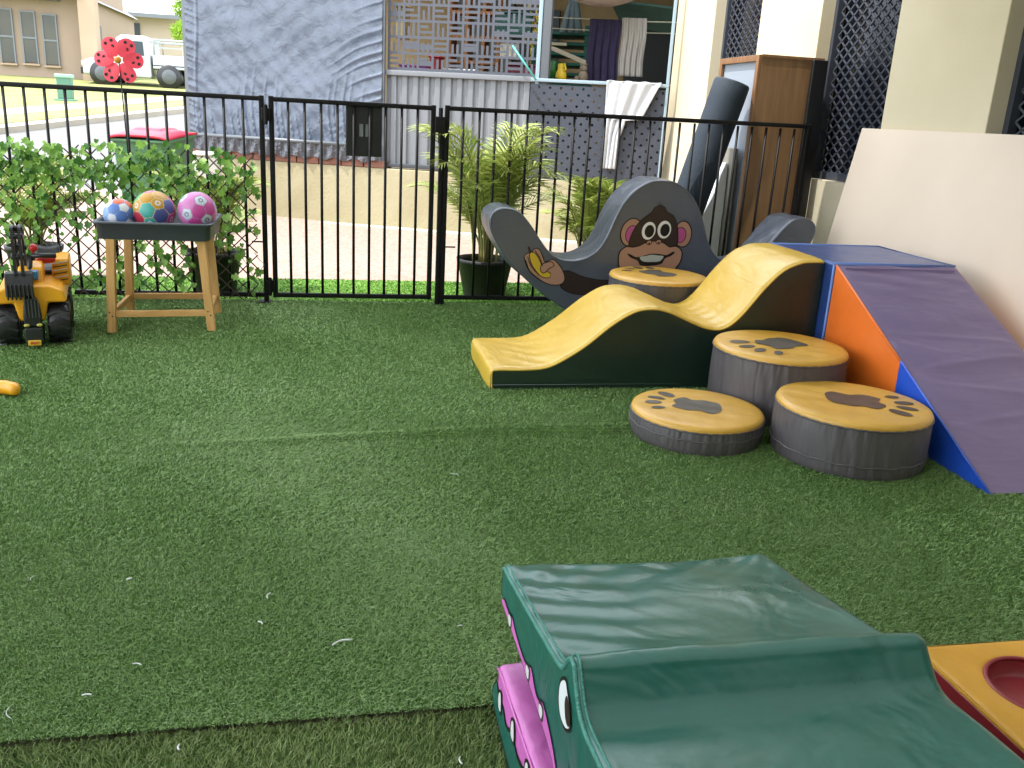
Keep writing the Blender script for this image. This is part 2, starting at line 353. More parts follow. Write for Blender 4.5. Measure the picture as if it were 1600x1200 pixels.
# ------------------------------------------------------------------ yellow wave slide
YEL = vinyl('yellow_vinyl', 'cfa93c', .33, (1, .35, 1), .55, 9, .05, .012, 1.2)
DGR = vinyl('dark_green_vinyl', '0a231a', .35, bump=.35, scale=6, dist=.01)
sl_ = thing('wave_slide', 'yellow and dark green foam wave slide running down from the blue block', 'soft play slide', (1.4, 3.9, 0))
top = [(.672, 0), (.668, .045), (.672, .088), (.70, .098), (.80, .098), (.90, .104), (.97, .13), (1.08, .20), (1.2, .30), (1.30, .36), (1.385, .375), (1.47, .36), (1.58, .315), (1.66, .288), (1.73, .29), (1.80, .345), (1.90, .475), (1.98, .555), (2.06, .592), (2.12, .6), (2.175, .6)]
tp = smooth_pts(top, 6)
def sd(x, z, t):
    k = .0016*nz(x*16, t*9)
    if z > .05: k += .0022*math.sin(t*70+x*9)*math.exp(-((x-1.68)/.07)**2)+.002*math.sin(t*50+x*50)*math.exp(-((x-.86)/.1)**2)
    return k
mp_s = lambda a, b, t: (a, t, b)
n_t = 44; Y0, Y1 = 3.62, 4.165
M_ = MB()
tn = []
for i in range(len(tp)):
    a = np.array(tp[max(i-1, 0)]); b = np.array(tp[min(i+1, len(tp)-1)]); d = (b-a)/np.linalg.norm(b-a); tn.append((-d[1], d[0]))
def top_fn(u, v):
    i = min(int(round(u*(len(tp)-1))), len(tp)-1); y = Y0+(Y1-Y0)*v; e = min(v, 1-v)*(Y1-Y0)
    ins = -.010*max(0, 1-e/.016)**2; k = sd(tp[i][0], tp[i][1], y)*min(1, e/.03)+ins+.004*min(1, e/.12)+.0022*(abs(math.sin(i*1.9+math.sin(i*.7)*2))-.5)*math.exp(-((e-.02)/.018)**2)
    return (tp[i][0]+tn[i][0]*k, y, max(0.0, tp[i][1]+tn[i][1]*k))
M_.grid(top_fn, len(tp)-1, n_t); M_.build('top_cover', YEL, sl_)
for y, s_ in ((Y0, -1), (Y1, 1)):
    M_ = MB(); poly = [(a, max(b-.010, .0)) for a, b in tp]+[(2.175, 0.0)]
    M_.prism(poly, lambda a, b, t, y=y: (a+.004, y+t*1., b), 0.001*-s_*-1, -s_*.05); M_.build('side_panel', DGR, sl_)
M_ = MB()
for y in (Y0+.001, Y1-.001): M_.tube([(a+tn[i][0]*-.009, y, max(.004, b+tn[i][1]*-.009)) for i, (a, b) in enumerate(tp)], .0045, 6)
M_.build('piping', YEL, sl_)
M_ = MB(); 
for z in (.022,): M_.tube([(.68, Y0-.001, z), (2.17, Y0-.001, z)], .0028, 6)
M_.build('base_seam', DGR, sl_)

# ------------------------------------------------------------------ blue block
BLU = vinyl('blue_vinyl', '243f7c', .33, (1, 1, .4), .3, 6, .05, .01)
bk = thing('foam_block', 'blue foam block standing between the yellow slide and purple ramp', 'soft play block', (2.5, 3.85, 0))
M_ = MB(); M_.box((2.185, 3.552, 0), (2.80, 4.165, .598)); M_.build('block_body', BLU, bk, .012, 3)
M_ = MB(); M_.tube([(2.19, 3.557, .597), (2.19, 4.16, .597), (2.795, 4.16, .597), (2.795, 3.557, .597)], .006, 6, closed=True)
for p in ((2.19, 3.557), ): M_.tube([(p[0], p[1], .59), (p[0], p[1], .01)], .006, 6)
M_.build('piping', mat('light_blue_piping', '6d8fd8', .35), bk)

# ------------------------------------------------------------------ ramp
PUR = vinyl('purple_vinyl', '73638c', .42, (.35, 1, 1), .6, 8, .06, .014, .8)
ORA = vinyl('orange_vinyl', 'e06e1e', .38, bump=.2, scale=4, dist=.008); RBL = vinyl('royal_blue_vinyl', '1d4fc0', .36, bump=.2, scale=4, dist=.008)
rp = thing('foam_ramp', 'purple foam ramp with orange and royal blue side against the wall', 'soft play ramp', (2.5, 3.0, 0))
RX0, RX1, RY0, RY1, RZ = 2.192, 2.80, 2.397, 3.546, .592
def ramp_fn(u, v):
    x = RX0+(RX1-RX0)*u; y = RY0+(RY1-RY0)*v; z = RZ*v
    e = min(u, 1-u)*.6
    k = .0035*math.sin(v*34+1.5*math.sin(u*5)+u*3)*math.exp(-((v-.55)/.35)**2)*min(1, e/.05)+.003*math.sin(v*80+u*10)*max(0, v-.8)*5*min(1, e/.05)-.006*max(0, 1-e/.014)
    for vc, s_ in ((.49, 1.2), (.40, -1.4), (.26, 1.0), (.63, -.8)):
        q = v-vc-.06*s_*(u-.3); k += .0045*math.exp(-(q/.012)**2)*min(1, e/.08)*min(1, u*2.5)
    k += .008*min(1, e/.15)*math.sin(PI*v)
    nl = math.hypot(RZ, RY1-RY0); return (x, y-RZ/nl*k, z+(RY1-RY0)/nl*k+.001)
M_ = MB(); M_.grid(ramp_fn, 50, 150); M_.build('top_cover', PUR, rp)
ym = 2.99; zm = RZ*(ym-RY0)/(RY1-RY0)
for x, t in ((RX0, .03), (RX1, -.03)):
    M_ = MB(); M_.prism([(ym, 0), (RY1, 0), (RY1, RZ-.005), (ym, zm-.006)], lambda a, b, q: (x+q, a, b), 0.0, t); M_.build('orange_side_panel', ORA, rp)
    M_ = MB(); M_.prism([(RY0, 0), (ym-.001, 0), (ym-.001, zm-.006)], lambda a, b, q: (x+q, a, b), 0.0, t); M_.build('blue_side_panel', RBL, rp)
M_ = MB(); M_.box((RX0+.03, RY1-.03, 0), (RX1-.03, RY1-.001, RZ-.006)); M_.build('back_panel', PUR, rp)
M_ = MB(); M_.tube([(RX0+.002, RY0, .003), (RX0+.002, ym, zm)], .005, 6); M_.build('piping', RBL, rp)
M_ = MB(); M_.tube([(RX0+.002, ym, zm), (RX0+.002, RY1, RZ-.002)], .005, 6); M_.build('piping', ORA, rp)

# ------------------------------------------------------------------ paw stumps
SGR = vinyl('charcoal_vinyl', '4a4548', .48, (1, 1, .25), .9, 14, .08, .012, .5)
AMB = vinyl('amber_vinyl', 'c99a36', .36, bump=.5, scale=5, dist=.012, var=.08)
PAW = mat('paw_print_brown', '4c3a30', .5, var=.12, vscale=20)
PAWG = mat('paw_print_grey', '4e473f', .5, var=.12, vscale=20)
def stump(cx, cy, r, h, rot, label, pm, seamz):
    t = thing('stepping_stump', label, 'soft play stump', (cx, cy, 0), 'round paw print foam stumps')
    def wr(x, y, z, a):
        k = 1+.006*math.sin(a*31+z*20)*(.5+.5*math.sin(a*3+z*9))+.004*math.sin(a*13+1)+.007*(abs(math.sin(a*37+2*math.sin(a*5)))-.6)*(math.exp(-((z-h+.03)/.03)**2)+math.exp(-((z-(seamz or .03))/.035)**2)); 
        return x*k, y*k, z
    prof = [(r*.985, 0), (r, .012)]+[(r*(1+.012*math.sin(PI*(k/14))), .012+(h-.03)*k/14) for k in range(1, 14)]+[(r, h-.02)]
    M_ = MB(); M_.lathe(prof, (cx, cy, 0), 320, fn=wr); M_.build('side_wall', SGR, t)
    M_ = MB(); pr2 = [(r*1.0, h-.021), (r*1.004, h-.012), (r*.985, h-.003), (r*.93, h+.001)]+[(r*(.93-.9275*k/10), h+.002+.003*math.sin(k*.3)) for k in range(1, 11)]
    ph = random.random()*6
    M_.lathe(pr2, (cx, cy, 0), 128, fn=lambda x, y, z, a: (x, y, z+(.0018*nz(x*22+ph, y*22) if math.hypot(x, y) < r*.9 else 0))); M_.build('top_cover', AMB, t)
    M_ = MB(); pts = [(cx+r*1.006*math.cos(k*PI/64), cy+r*1.006*math.sin(k*PI/64), h-.021+.0012*math.sin(k*2.1)) for k in range(128)]; M_.tube(pts, .0035, 6, closed=True)
    if seamz: M_.tube([(cx+r*1.016*math.cos(k*PI/64), cy+r*1.016*math.sin(k*PI/64), seamz+.002*math.sin(k*.9)) for k in range(128)], .003, 6, closed=True)
    M_.build('piping', SGR, t)
    ca, sa = math.cos(rot), math.sin(rot)
    def blob(pts, z):
        M2 = MB(); P = smooth_pts(pts, 6, True); P = [(cx+(a*ca-b*sa)*r*1.08, cy+(a*sa+b*ca)*r*1.08) for a, b in P]
        n = len(P); cxx = sum(p[0] for p in P)/n; cyy = sum(p[1] for p in P)/n; vs = []
        K = 7
        for kk in range(K, 0, -1):
            for a, b in P:
                x = cxx+(a-cxx)*kk/K; y = cyy+(b-cyy)*kk/K; q = math.hypot(x-cx, y-cy)/r; zz = h+.002+.003*math.sin((.93-q)/.9275*10*.3)+.0018*nz((x-cx)*22+ph, (y-cy)*22)
                vs.append((x, y, zz+.0022))
        vs.append((cxx, cyy, vs[-1][2])); fs = []
        for kk in range(K-1):
            for i in range(n): fs.append((kk*n+i, kk*n+(i+1) % n, (kk+1)*n+(i+1) % n, (kk+1)*n+i))
        for i in range(n): fs.append(((K-1)*n+i, (K-1)*n+(i+1) % n, K*n))
        M2.add(vs, fs, 0, True); return M2
    pad = [(-.28, -.20), (-.08, -.27), (.10, -.23), (.22, -.28), (.36, -.12), (.30, .05), (.33, .2), (.12, .27), (-.05, .22), (-.24, .28), (-.34, .1)]
    pp = blob(pad, h).build('paw_pad', pm, t)
    for (a, b, sx_, sy_, q) in ((-.02, .0, 0, 0, 0),):
        pass
    for k, (a, b, s1, s2) in enumerate(((.50, -.32, .09, .145), (.61, -.10, .072, .13), (.61, .13, .066, .12), (.50, .35, .06, .105))):
        th = math.atan2(b, a)
        P = [(a+s2*math.cos(j*PI/5)*math.cos(th)-s1*math.sin(j*PI/5)*math.sin(th), b+s2*math.cos(j*PI/5)*math.sin(th)+s1*math.sin(j*PI/5)*math.cos(th)) for j in range(10)]
        blob(P, h).build('paw_toe', pm, t)
    return t
stump(1.385, 3.04, .253, .108, R(150), 'lowest paw print foam stump, nearest the front of the slide', PAWG, .055)
stump(1.89, 2.80, .275, .205, R(-25), 'second lowest paw print foam stump, beside the blue end of the ramp', PAW, .05)
stump(1.855, 3.325, .275, .285, R(205), 'taller paw print foam stump in the corner of slide and ramp', PAWG, 0)
stump(1.71, 4.44, .26, .38, R(120), 'tallest paw print foam stump behind the slide before the monkey', PAWG, 0)

# ------------------------------------------------------------------ monkey rocker
GRY = vinyl('slate_vinyl', '4a4f59', .28, bump=.45, scale=8, dist=.012, var=.07)
rk = thing('seesaw_rocker', 'grey padded seesaw rocker with a smiling monkey print and two upturned ends', 'soft play rocker', (1.8, 4.9, 0))
half = [(0, .853), (.07, .845), (.15, .80), (.215, .73), (.262, .64), (.30, .54), (.345, .462), (.41, .415), (.48, .398), (.555, .405), (.62, .44), (.68, .51), (.735, .585), (.80, .652), (.86, .672), (.915, .668), (.955, .64), (.967, .60), (.955, .54), (.90, .445), (.83, .355), (.73, .27), (.62, .185), (.48, .10), (.32, .04), (.15, .008), (0, 0)]
right = [(1.80+a, b) for a, b in half]; left = [(1.80-a, b) for a, b in half[::-1]][1:-1]
prof = smooth_pts(right+left, 5, True)
RY_0, RY_1 = 4.742, 5.03
mpr = lambda a, b, t: (a, t, b)
vs, fs, n, nt_, ts, rim = loft(prof, mpr, RY_0, RY_1, 14, .014, lambda a, b, t: .003*nz(a*20, t*14, b*8)*(1 if RY_0+.02 < t < RY_1-.02 else 0))
M_ = MB(); M_.add(vs, fs, 0, True); M_.build('edge_cover', GRY, rk)
for y, s_ in ((RY_0, 1), (RY_1, -1)):
    M_ = MB(); M_.prism([tuple(p) for p in rim], mpr, y+.0005*s_, y+.03*s_); M_.build('side_panel', GRY, rk)
M_ = MB(); M_.tube([(p[0], RY_0+.002, p[1]) for p in rim], .004, 6, closed=True); M_.build('piping', GRY, rk)
def A1(u, v): return (1.7557022+(u-700)*.0006346+(v-600)*.0000173-.0, .5390669+(u-700)*.0000629-(v-600)*.0006022)
def A2(u, v): return (1.1421153+(u-600)*.0011421+(v-690)*.0000239, .3611581+(u-600)*.000073-(v-690)*.0011207)
TAN = mat('print_tan', '9c7662', .45); BRN = mat('print_brown', '2b1e1a', .45); BLK = mat('print_black', '0c0b0c', .4); PNK = mat('print_pink', 'a04a7c', .45); WHT = mat('print_white', 'd0d0cc', .45); BAN = mat('print_banana', 'b99a28', .45)
def decal(name, pts, f, layer, m, parent, smooth=6, closed=True):
    P = smooth_pts([f(*p) for p in pts], smooth, True) if smooth else [f(*p) for p in pts]
    y = RY_0-.0006*layer; M2 = MB(); n = len(P)
    M2.add([(a, y, b) for a, b in P], [tuple(range(n))]); o = M2.build(name, m, parent, fix=False)
    return o
def ellp(cx, cy, rx, ry, rot=0, n=14):
    return [(cx+rx*math.cos(t)*math.cos(rot)-ry*math.sin(t)*math.sin(rot), cy+rx*math.cos(t)*math.sin(rot)+ry*math.sin(t)*math.cos(rot)) for t in [2*PI*k/n for k in range(n)]]
def grow(pts, d):
    n = len(pts); out = []
    ar = sum(pts[i][0]*pts[(i+1) % n][1]-pts[(i+1) % n][0]*pts[i][1] for i in range(n)); s_ = 1 if ar > 0 else -1
    for i in range(n):
        a = np.array(pts[i-1]); b = np.array(pts[(i+1) % n]); t = b-a; t = t/(np.linalg.norm(t)+1e-9); out.append((pts[i][0]+t[1]*d*s_, pts[i][1]-t[0]*d*s_))
    return out
def outlined(name, pts, f, layer, m, parent, d=11):
    o = decal(name, grow(pts, d), f, layer, BLK, parent); decal('colour_fill', pts, f, layer+1, m, o).parent = o; return o
def fixpar(o, par):  # sub-part keeps world place
    o.parent = par; o.matrix_parent_inverse = Matrix.Identity(4)
outlined('ear_print', ellp(520, 545, 92, 122, .15), A1, 1, TAN, rk); decal('inner_ear_print', grow(ellp(522, 562, 50, 76, .1), 7), A1, 3, BLK, rk); decal('inner_ear_print', ellp(522, 562, 50, 76, .1), A1, 4, PNK, rk)
outlined('ear_print', ellp(1000, 598, 76, 116, -.1), A1, 1, TAN, rk); decal('inner_ear_print', grow(ellp(975, 606, 50, 68, 0), 7), A1, 3, BLK, rk); decal('inner_ear_print', ellp(975, 606, 50, 68, 0), A1, 4, PNK, rk)
outlined('face_print', [(512, 690), (515, 610), (550, 520), (600, 450), (675, 395), (705, 372), (722, 340), (765, 325), (805, 342), (830, 385), (890, 425), (928, 500), (945, 590), (945, 690), (880, 740), (700, 750), (580, 730)], A1, 5, BRN, rk)
outlined('muzzle_print', [(440, 870), (420, 800), (428, 722), (480, 680), (540, 688), (600, 680), (645, 660), (700, 648), (760, 650), (825, 672), (880, 712), (940, 712), (990, 750), (1000, 810), (975, 880), (900, 950), (720, 990), (530, 950)], A1, 7, TAN, rk)
for cx_, cy_ in ((676, 542), (820, 542)):
    e = outlined('eye_print', ellp(cx_, cy_, 63, 82, .12 if cx_ < 700 else -.05), A1, 9, WHT, rk, 5); decal('pupil_print', ellp(cx_+6, cy_+4, 44, 58), A1, 11, BLK, rk)
for cx_, cy_ in ((688, 652), (775, 652)):
    decal('nostril_print', ellp(cx_, cy_, 27, 24), A1, 9, BLK, rk); decal('nostril_print', ellp(cx_, cy_, 21, 18), A1, 10, TAN, rk); decal('nostril_print', ellp(cx_, cy_+8, 9, 9), A1, 11, BLK, rk)
decal('mouth_print', [(492, 742), (520, 748), (575, 778), (640, 772), (720, 758), (800, 770), (860, 782), (915, 756), (935, 765), (900, 795), (850, 812), (815, 862), (720, 872), (625, 862), (590, 812), (530, 782)], A1, 9, BLK, rk)
decal('teeth_print', [(610, 782), (660, 776), (720, 768), (780, 780), (832, 792), (800, 834), (720, 836), (640, 824)], A1, 10, mat('print_tooth', '9aa09c', .45), rk, 3)
for a, b in (((770, 330), (735, 288)), ((770, 330), (762, 270)), ((770, 330), (800, 300)), ((765, 320), (825, 312))):
    decal('hair_print', [(a[0]-7, a[1]), (b[0], b[1]), (a[0]+7, a[1])], A1, 2, BLK, rk, 0)
outlined('arm_print', [(690, 735), (730, 722), (800, 752), (890, 775), (1010, 790), (1040, 860), (960, 880), (850, 850), (760, 835), (700, 800)], A2, 1, BRN, rk, 4)
outlined('hand_print', [(512, 650), (520, 628), (545, 622), (560, 604), (582, 612), (600, 650), (612, 672), (650, 662), (682, 690), (706, 730), (712, 765), (690, 785), (640, 782), (585, 752), (540, 712)], A2, 3, TAN, rk, 4.5)
outlined('banana_print', [(536, 630), (552, 622), (572, 642), (588, 672), (604, 708), (640, 730), (636, 748), (600, 742), (570, 712), (545, 672)], A2, 5, BAN, rk, 3.5)
outlined('thumb_print', [(592, 700), (600, 682), (640, 672), (655, 690), (632, 702), (612, 722), (598, 718)], A2, 7, TAN, rk, 4)
decal('banana_stalk_print', [(534, 628), (522, 594), (530, 590), (545, 622)], A2, 5, BRN, rk, 0)
for P in (((560, 612), (585, 650), (600, 690)), ((524, 640), (545, 690), (590, 738)), ((515, 655), (540, 715), (600, 765))):
    P2 = smooth_pts([A2(*p) for p in P], 5); M_ = MB(); M_.tube([(a, RY_0-.0042, b) for a, b in P2], .0022, 5); M_.build('finger_line_print', BLK, rk)

# ------------------------------------------------------------------ crocodile
CG = vinyl('croc_green_vinyl', '175c52', .27, (1, 1, 1), .45, 6, .05, .014, 1.2)
PK = vinyl('croc_pink_vinyl', 'c865b4', .38, bump=.5, scale=12, dist=.01)
ck = thing('crocodile_wedge', 'green foam crocodile head with pink open mouth and one white eye', 'soft play crocodile', (.62, 1.0, 0))
CX0, CX1 = .335, .902
topc = [(1.568, .215), (1.572, .25), (1.562, .283), (1.50, .294), (1.40, .311), (1.30, .328), (1.20, .346), (1.12, .362), (1.095, .376), (1.08, .397), (1.062, .410), (1.040, .409), (1.028, .396), (1.012, .377), (.996, .362), (.970, .355), (.93, .357), (.86, .364), (.75, .371), (.55, .378), (.30, .383), (.29, .0), (.6, .0), (1.0, .0), (1.045, .06), (1.07, .15), (1.12, .19), (1.25, .198), (1.42, .204), (1.52, .205)]
pc = smooth_pts(topc, 7, True)
def cd(y, z, t):
    e = min(t-CX0, CX1-t); k = .0015*nz(y*12, t*10)
    if z > .27 and y > 1.1:   # long soft creases running in from the far edge and the left seam
        s1 = max(0, (y-1.30)/.27); u = (t-CX0)
        q = math.sin((u*1.0+(1.56-y)*.9)*62+2*math.sin(u*9))
        k += .0045*q*s1*s1*min(1, e/.03)*(1-.4*math.sin(u*7))*(1 if y < 1.54 else max(0, (1.562-y)/.022))
        k += .0028*math.sin(y*75+u*14+math.sin(u*11)*1.5)*math.exp(-(u/.22)**2)*min(1, e/.02)
        k += .0045*math.sin(y*17+u*5+.6)*min(1, e/.06)*.5
        k -= .010*math.sin(PI*min(1, max(0, u/.58)))*max(0, (y-1.35)/.22)   # far edge sags in the middle
    if z > .3 and y < 1.13: k += .002*math.sin(t*9+y*14)
    return k
mpc = lambda a, b, t: (t, a, b)
vs, fs, n, nt_, ts, rim = loft(pc, mpc, CX0, CX1, 70, .013, cd)
M_ = MB(); M_.add(vs, fs, 0, True); M_.build('head_cover', CG, ck)
for x, s_ in ((CX0, 1), (CX1, -1)):
    M_ = MB(); M_.prism([tuple(p) for p in rim], mpc, x+.0004*s_, x+.02*s_); M_.build('side_panel', CG, ck)
# stitched double seam along the left top edge
M_ = MB(); tops = [p for p in rim if p[1] > .27 and p[0] < 1.566]
M_.tube([(CX0+.001, a, b+.001) for a, b in tops], .0042, 8); M_.tube([(CX0+.009, a, b+.0085) for a, b in tops], .0022, 6)
M_.build('seam', vinyl('seam_green_vinyl', '3a8478', .3, (1, 8, 8), .9, 40, .1, .004), ck)
# lower jaw
lw = [(1.462, .0), (1.47, .06), (1.462, .118), (1.43, .128), (1.3, .135), (1.12, .148), (1.05, .15), (.7, .15), (.7, 0.001), (1.1, 0.001)]
pl_ = smooth_pts(lw, 6, True); LX0, LX1 = .316, .89
vs, fs, n, nt_, ts, rim2 = loft(pl_, mpc, LX0, LX1, 50, .012, lambda y, z, t: .002*math.sin(y*40+t*30)+.0016*nz(y*30, t*20) if z > .02 else 0)
M_ = MB(); M_.add(vs, fs, 0, True); jw = M_.build('lower_jaw', PK, ck)
for x, s_ in ((LX0, 1), (LX1, -1)):
    M_ = MB(); M_.prism([tuple(p) for p in rim2], mpc, x+.0004*s_, x+.02*s_); M_.build('jaw_side_panel', PK, ck)
def side(name, pts, x, layer, m, sm=5):
    P = smooth_pts(pts, sm, True) if sm else pts; M2 = MB(); M2.add([(x-.0006*layer, a, b) for a, b in P], [tuple(range(len(P)))]); return M2.build(name, m, ck, fix=False)
M_ = MB(); M_.tube([(LX0-.001, a, b) for a, b in [(1.462, .112), (1.43, .120), (1.3, .127), (1.12, .140), (1.0, .142)]], .0028, 6); M_.build('jaw_seam', PK, ck)
gl = [(1.467, .008), (1.468, .075), (1.45, .062), (1.43, .050), (1.40, .064), (1.37, .052), (1.34, .06), (1.31, .082), (1.27, .066), (1.22, .076), (1.19, .094), (1.15, .07), (1.10, .085), (1.05, .07), (1.0, .075), (.95, .07), (.95, .006)]
side('jaw_edge_print', grow(gl, .008), LX0, 1, BLK, 4); side('jaw_edge_print', gl, LX0, 2, CG, 4)
for yc, zc in ((1.425, .060), (1.305, .088), (1.185, .098), (1.06, .09)):
    T = [(yc-.012, zc-.012), (yc-.004, zc+.022), (yc+.012, zc+.012), (yc+.012, zc-.014)]
    side('tooth', grow(T, .008), LX0, 3, BLK, 3); side('tooth', T, LX0, 4, WHT, 3)
up = [(1.55, .207), (1.53, .222), (1.48, .222), (1.45, .232), (1.42, .222), (1.35, .215), (1.31, .220), (1.28, .236), (1.25, .220), (1.22, .216), (1.19, .232), (1.15, .222), (1.11, .205), (1.08, .18), (1.075, .16), (1.11, .187), (1.2, .197), (1.35, .203), (1.5, .205)]
side('mouth_edge_print', grow(up, .004), CX0, 1, BLK, 3); side('mouth_edge_print', up, CX0, 2, PK, 3)
for yc, zc in ((1.465, .217), (1.30, .216), (1.195, .214)):
    T = [(yc-.010, zc+.010), (yc-.008, zc-.010), (yc+.010, zc-.010), (yc+.012, zc+.006)]
    side('tooth', grow(T, .005), CX0, 3, BLK, 3); side('tooth', T, CX0, 4, WHT, 3)
eye = [(1.090, .347), (1.101, .330), (1.100, .304), (1.084, .288), (1.056, .290), (1.036, .308), (1.044, .334), (1.060, .345), (1.074, .356)]
side('eye', grow(eye, .006), CX0, 1, BLK, 5); side('eye', eye, CX0, 2, mat('eye_white', 'dfe3e6', .35), 5)
side('pupil', [(1.060, .342), (1.068, .325), (1.058, .304), (1.042, .302), (1.034, .315), (1.042, .334)], CX0, 3, mat('pupil_brown', '2b1f1c', .35), 5)

# ------------------------------------------------------------------ yellow/red mat with a round pocket
RED = vinyl('red_vinyl', '8d1c2b', .36, bump=.25, scale=5, dist=.008); AM2 = vinyl('golden_vinyl', 'd59a25', .36, bump=.55, scale=6, dist=.014, var=.08)
mt = thing('floor_mat', 'golden yellow foam mat with red sides and a round red recess', 'soft play mat', (1.6, 1.1, 0))
x0, x1, y0, y1, h = 1.245, 1.88, .60, 1.475, .086; hc = (1.425, 1.305); hr = .105
M_ = MB(); vs = []; N_ = 96; outer = []
for k in range(N_):
    t = 2*PI*k/N_; c_, s_ = math.cos(t), math.sin(t)
    sx = ((x1-.006 if c_ > 0 else x0+.006)-hc[0])/c_ if abs(c_) > 1e-6 else 1e9; sy = ((y1-.006 if s_ > 0 else y0+.006)-hc[1])/s_ if abs(s_) > 1e-6 else 1e9
    rr = min(sx, sy); outer.append((hc[0]+c_*rr, hc[1]+s_*rr))
K = 18
for j in range(K+1):
    for k in range(N_):
        t = 2*PI*k/N_; a = (hc[0]+hr*math.cos(t), hc[1]+hr*math.sin(t)); f = j/K
        x = a[0]*(1-f)+outer[k][0]*f; y = a[1]*(1-f)+outer[k][1]*f; e = min(x-x0, x1-x, y-y0, y1-y)
        vs.append((x, y, h+.003*nz(x*9, y*9)*min(1, e/.05)-.006*max(0, 1-e/.012)-.004*max(0, 1-j/1.5)))
M_.add(vs, [(j*N_+k, j*N_+(k+1) % N_, (j+1)*N_+(k+1) % N_, (j+1)*N_+k) for j in range(K) for k in range(N_)], 0, True); M_.build('top_cover', AM2, mt)
M_ = MB(); M_.lathe([(hr+.001, h-.004), (hr-.004, h-.012), (hr-.006, .05), (hr-.02, .046), (.05, .05), (.001, .051)], (hc[0], hc[1], 0), 64); M_.tube([(hc[0]+hr*math.cos(t*PI/32), hc[1]+hr*math.sin(t*PI/32), h-.003) for t in range(64)], .005, 6, closed=True); M_.build('round_recess', RED, mt)
M_ = MB()
M_.box((x0, y0, 0), (x0+.02, y1, h-.008)); M_.box((x1-.02, y0, 0), (x1, y1, h-.008)); M_.box((x0+.02, y1-.02, 0), (x1-.02, y1, h-.008)); M_.box((x0+.02, y0, 0), (x1-.02, y0+.02, h-.008)); M_.box((x0+.02, y0+.02, 0), (x1-.02, y1-.02, .04))
M_.build('side_wall', RED, mt, .004, 2)
M_ = MB(); M_.tube([(x0+.003, y0+.003, h-.006), (x1-.003, y0+.003, h-.006), (x1-.003, y1-.003, h-.006), (x0+.003, y1-.003, h-.006)], .004, 6, closed=True); M_.build('piping', AM2, mt)

# ------------------------------------------------------------------ black pool fence and gate
BKM = mat('black_powder_coat', '08080a', .5, spec=.25, var=.1, vscale=30)
FY = 5.395
def fence(name, label, cat, x0, x1, n, grp=None, top=1.178, bot=.045, z1=None):
    t = thing(name, label, cat, ((x0+x1)/2, FY, 0), grp); tz = z1 or top
    M_ = MB(); M_.bar((x0, FY, top-.013), (x1, FY, tz-.013), .026); M_.build('top_rail', BKM, t, .003, 1)
    M_ = MB(); M_.bar((x0, FY, bot), (x1, FY, bot), .026); M_.build('bottom_rail', BKM, t, .003, 1)
    for x in (x0+.013, x1-.013):
        M_ = MB(); M_.box((x-.014, FY-.014, .0 if cat == 'fence' else .03), (x+.014, FY+.014, top+.004)); M_.build('end_post', BKM, t, .003, 1)
    for i in range(1, n):
        x = x0+.013+(x1-x0-.026)*i/n; M_ = MB(); M_.tube([(x, FY, bot), (x, FY, top-.02)], .0082, 8); M_.build('bar', BKM, t)
    return t
fl = fence('pool_fence', 'black metal bar fence panel behind the ivy trellis on the left', 'fence', -2.96, -.372, 25, 'black metal fence panels')
fg = fence('pool_gate', 'black metal bar gate standing closed in the middle of the fence', 'gate', -.345, .600, 10)
fr = fence('pool_fence', 'black metal bar fence panel running right from the gate to the wall', 'fence', .655, 3.0, 24, 'black metal fence panels', top=1.182, z1=1.195)
M_ = MB(); M_.box((.625, FY-.018, 0), (.652, FY+.018, 1.10)); M_.build('latch_post', BKM, fr, .003, 1)
for z in (1.08, .10):
    M_ = MB(); M_.box((-.385, FY-.03, z-.035), (-.335, FY+.01, z+.035)); M_.box((-.372, FY-.04, z-.05), (-.35, FY-.02, z+.05)); M_.tube([(-.361, FY-.034, z-.055), (-.361, FY-.034, z+.055)], .010, 10); M_.build('hinge', BKM, fg, .003, 1)
M_ = MB(); M_.box((.595, FY-.035, 1.03), (.655, FY+.02, 1.12)); M_.tube([(.628, FY-.02, .97), (.628, FY-.02, 1.17)], .013, 10); M_.build('latch', BKM, fg, .003, 1)
M_ = MB(); M_.box((.082, FY+.014, .872), (.290, FY+.05, 1.176)); bx = M_.build('latch_shield', mat('black_plastic', '191a1d', .45), fg, .006, 2)
for xx in (.160, .196):
    M_ = MB(); M_.box((xx, FY+.009, .985), (xx+.022, FY+.0145, 1.055)); M_.build('grey_pad', mat('grey_pad', '6c6f72', .5), bx)
for z in (.36,):
    M_ = MB(); M_.bar((-.46, FY, z), (-.372, FY, z), .008); M_.build('peg', BKM, fl); M_ = MB(); M_.bar((.68, FY-.02, z), (.74, FY-.02, z), .008); M_.build('peg', BKM, fr)
M_ = MB(); M_.box((-.43, FY-.05, .0), (-.36, FY+.05, .008)); M_.build('foot_plate', BKM, fl)
for p in ((-.378, FY-.05, .94), (.66, FY-.05, .93)): pass

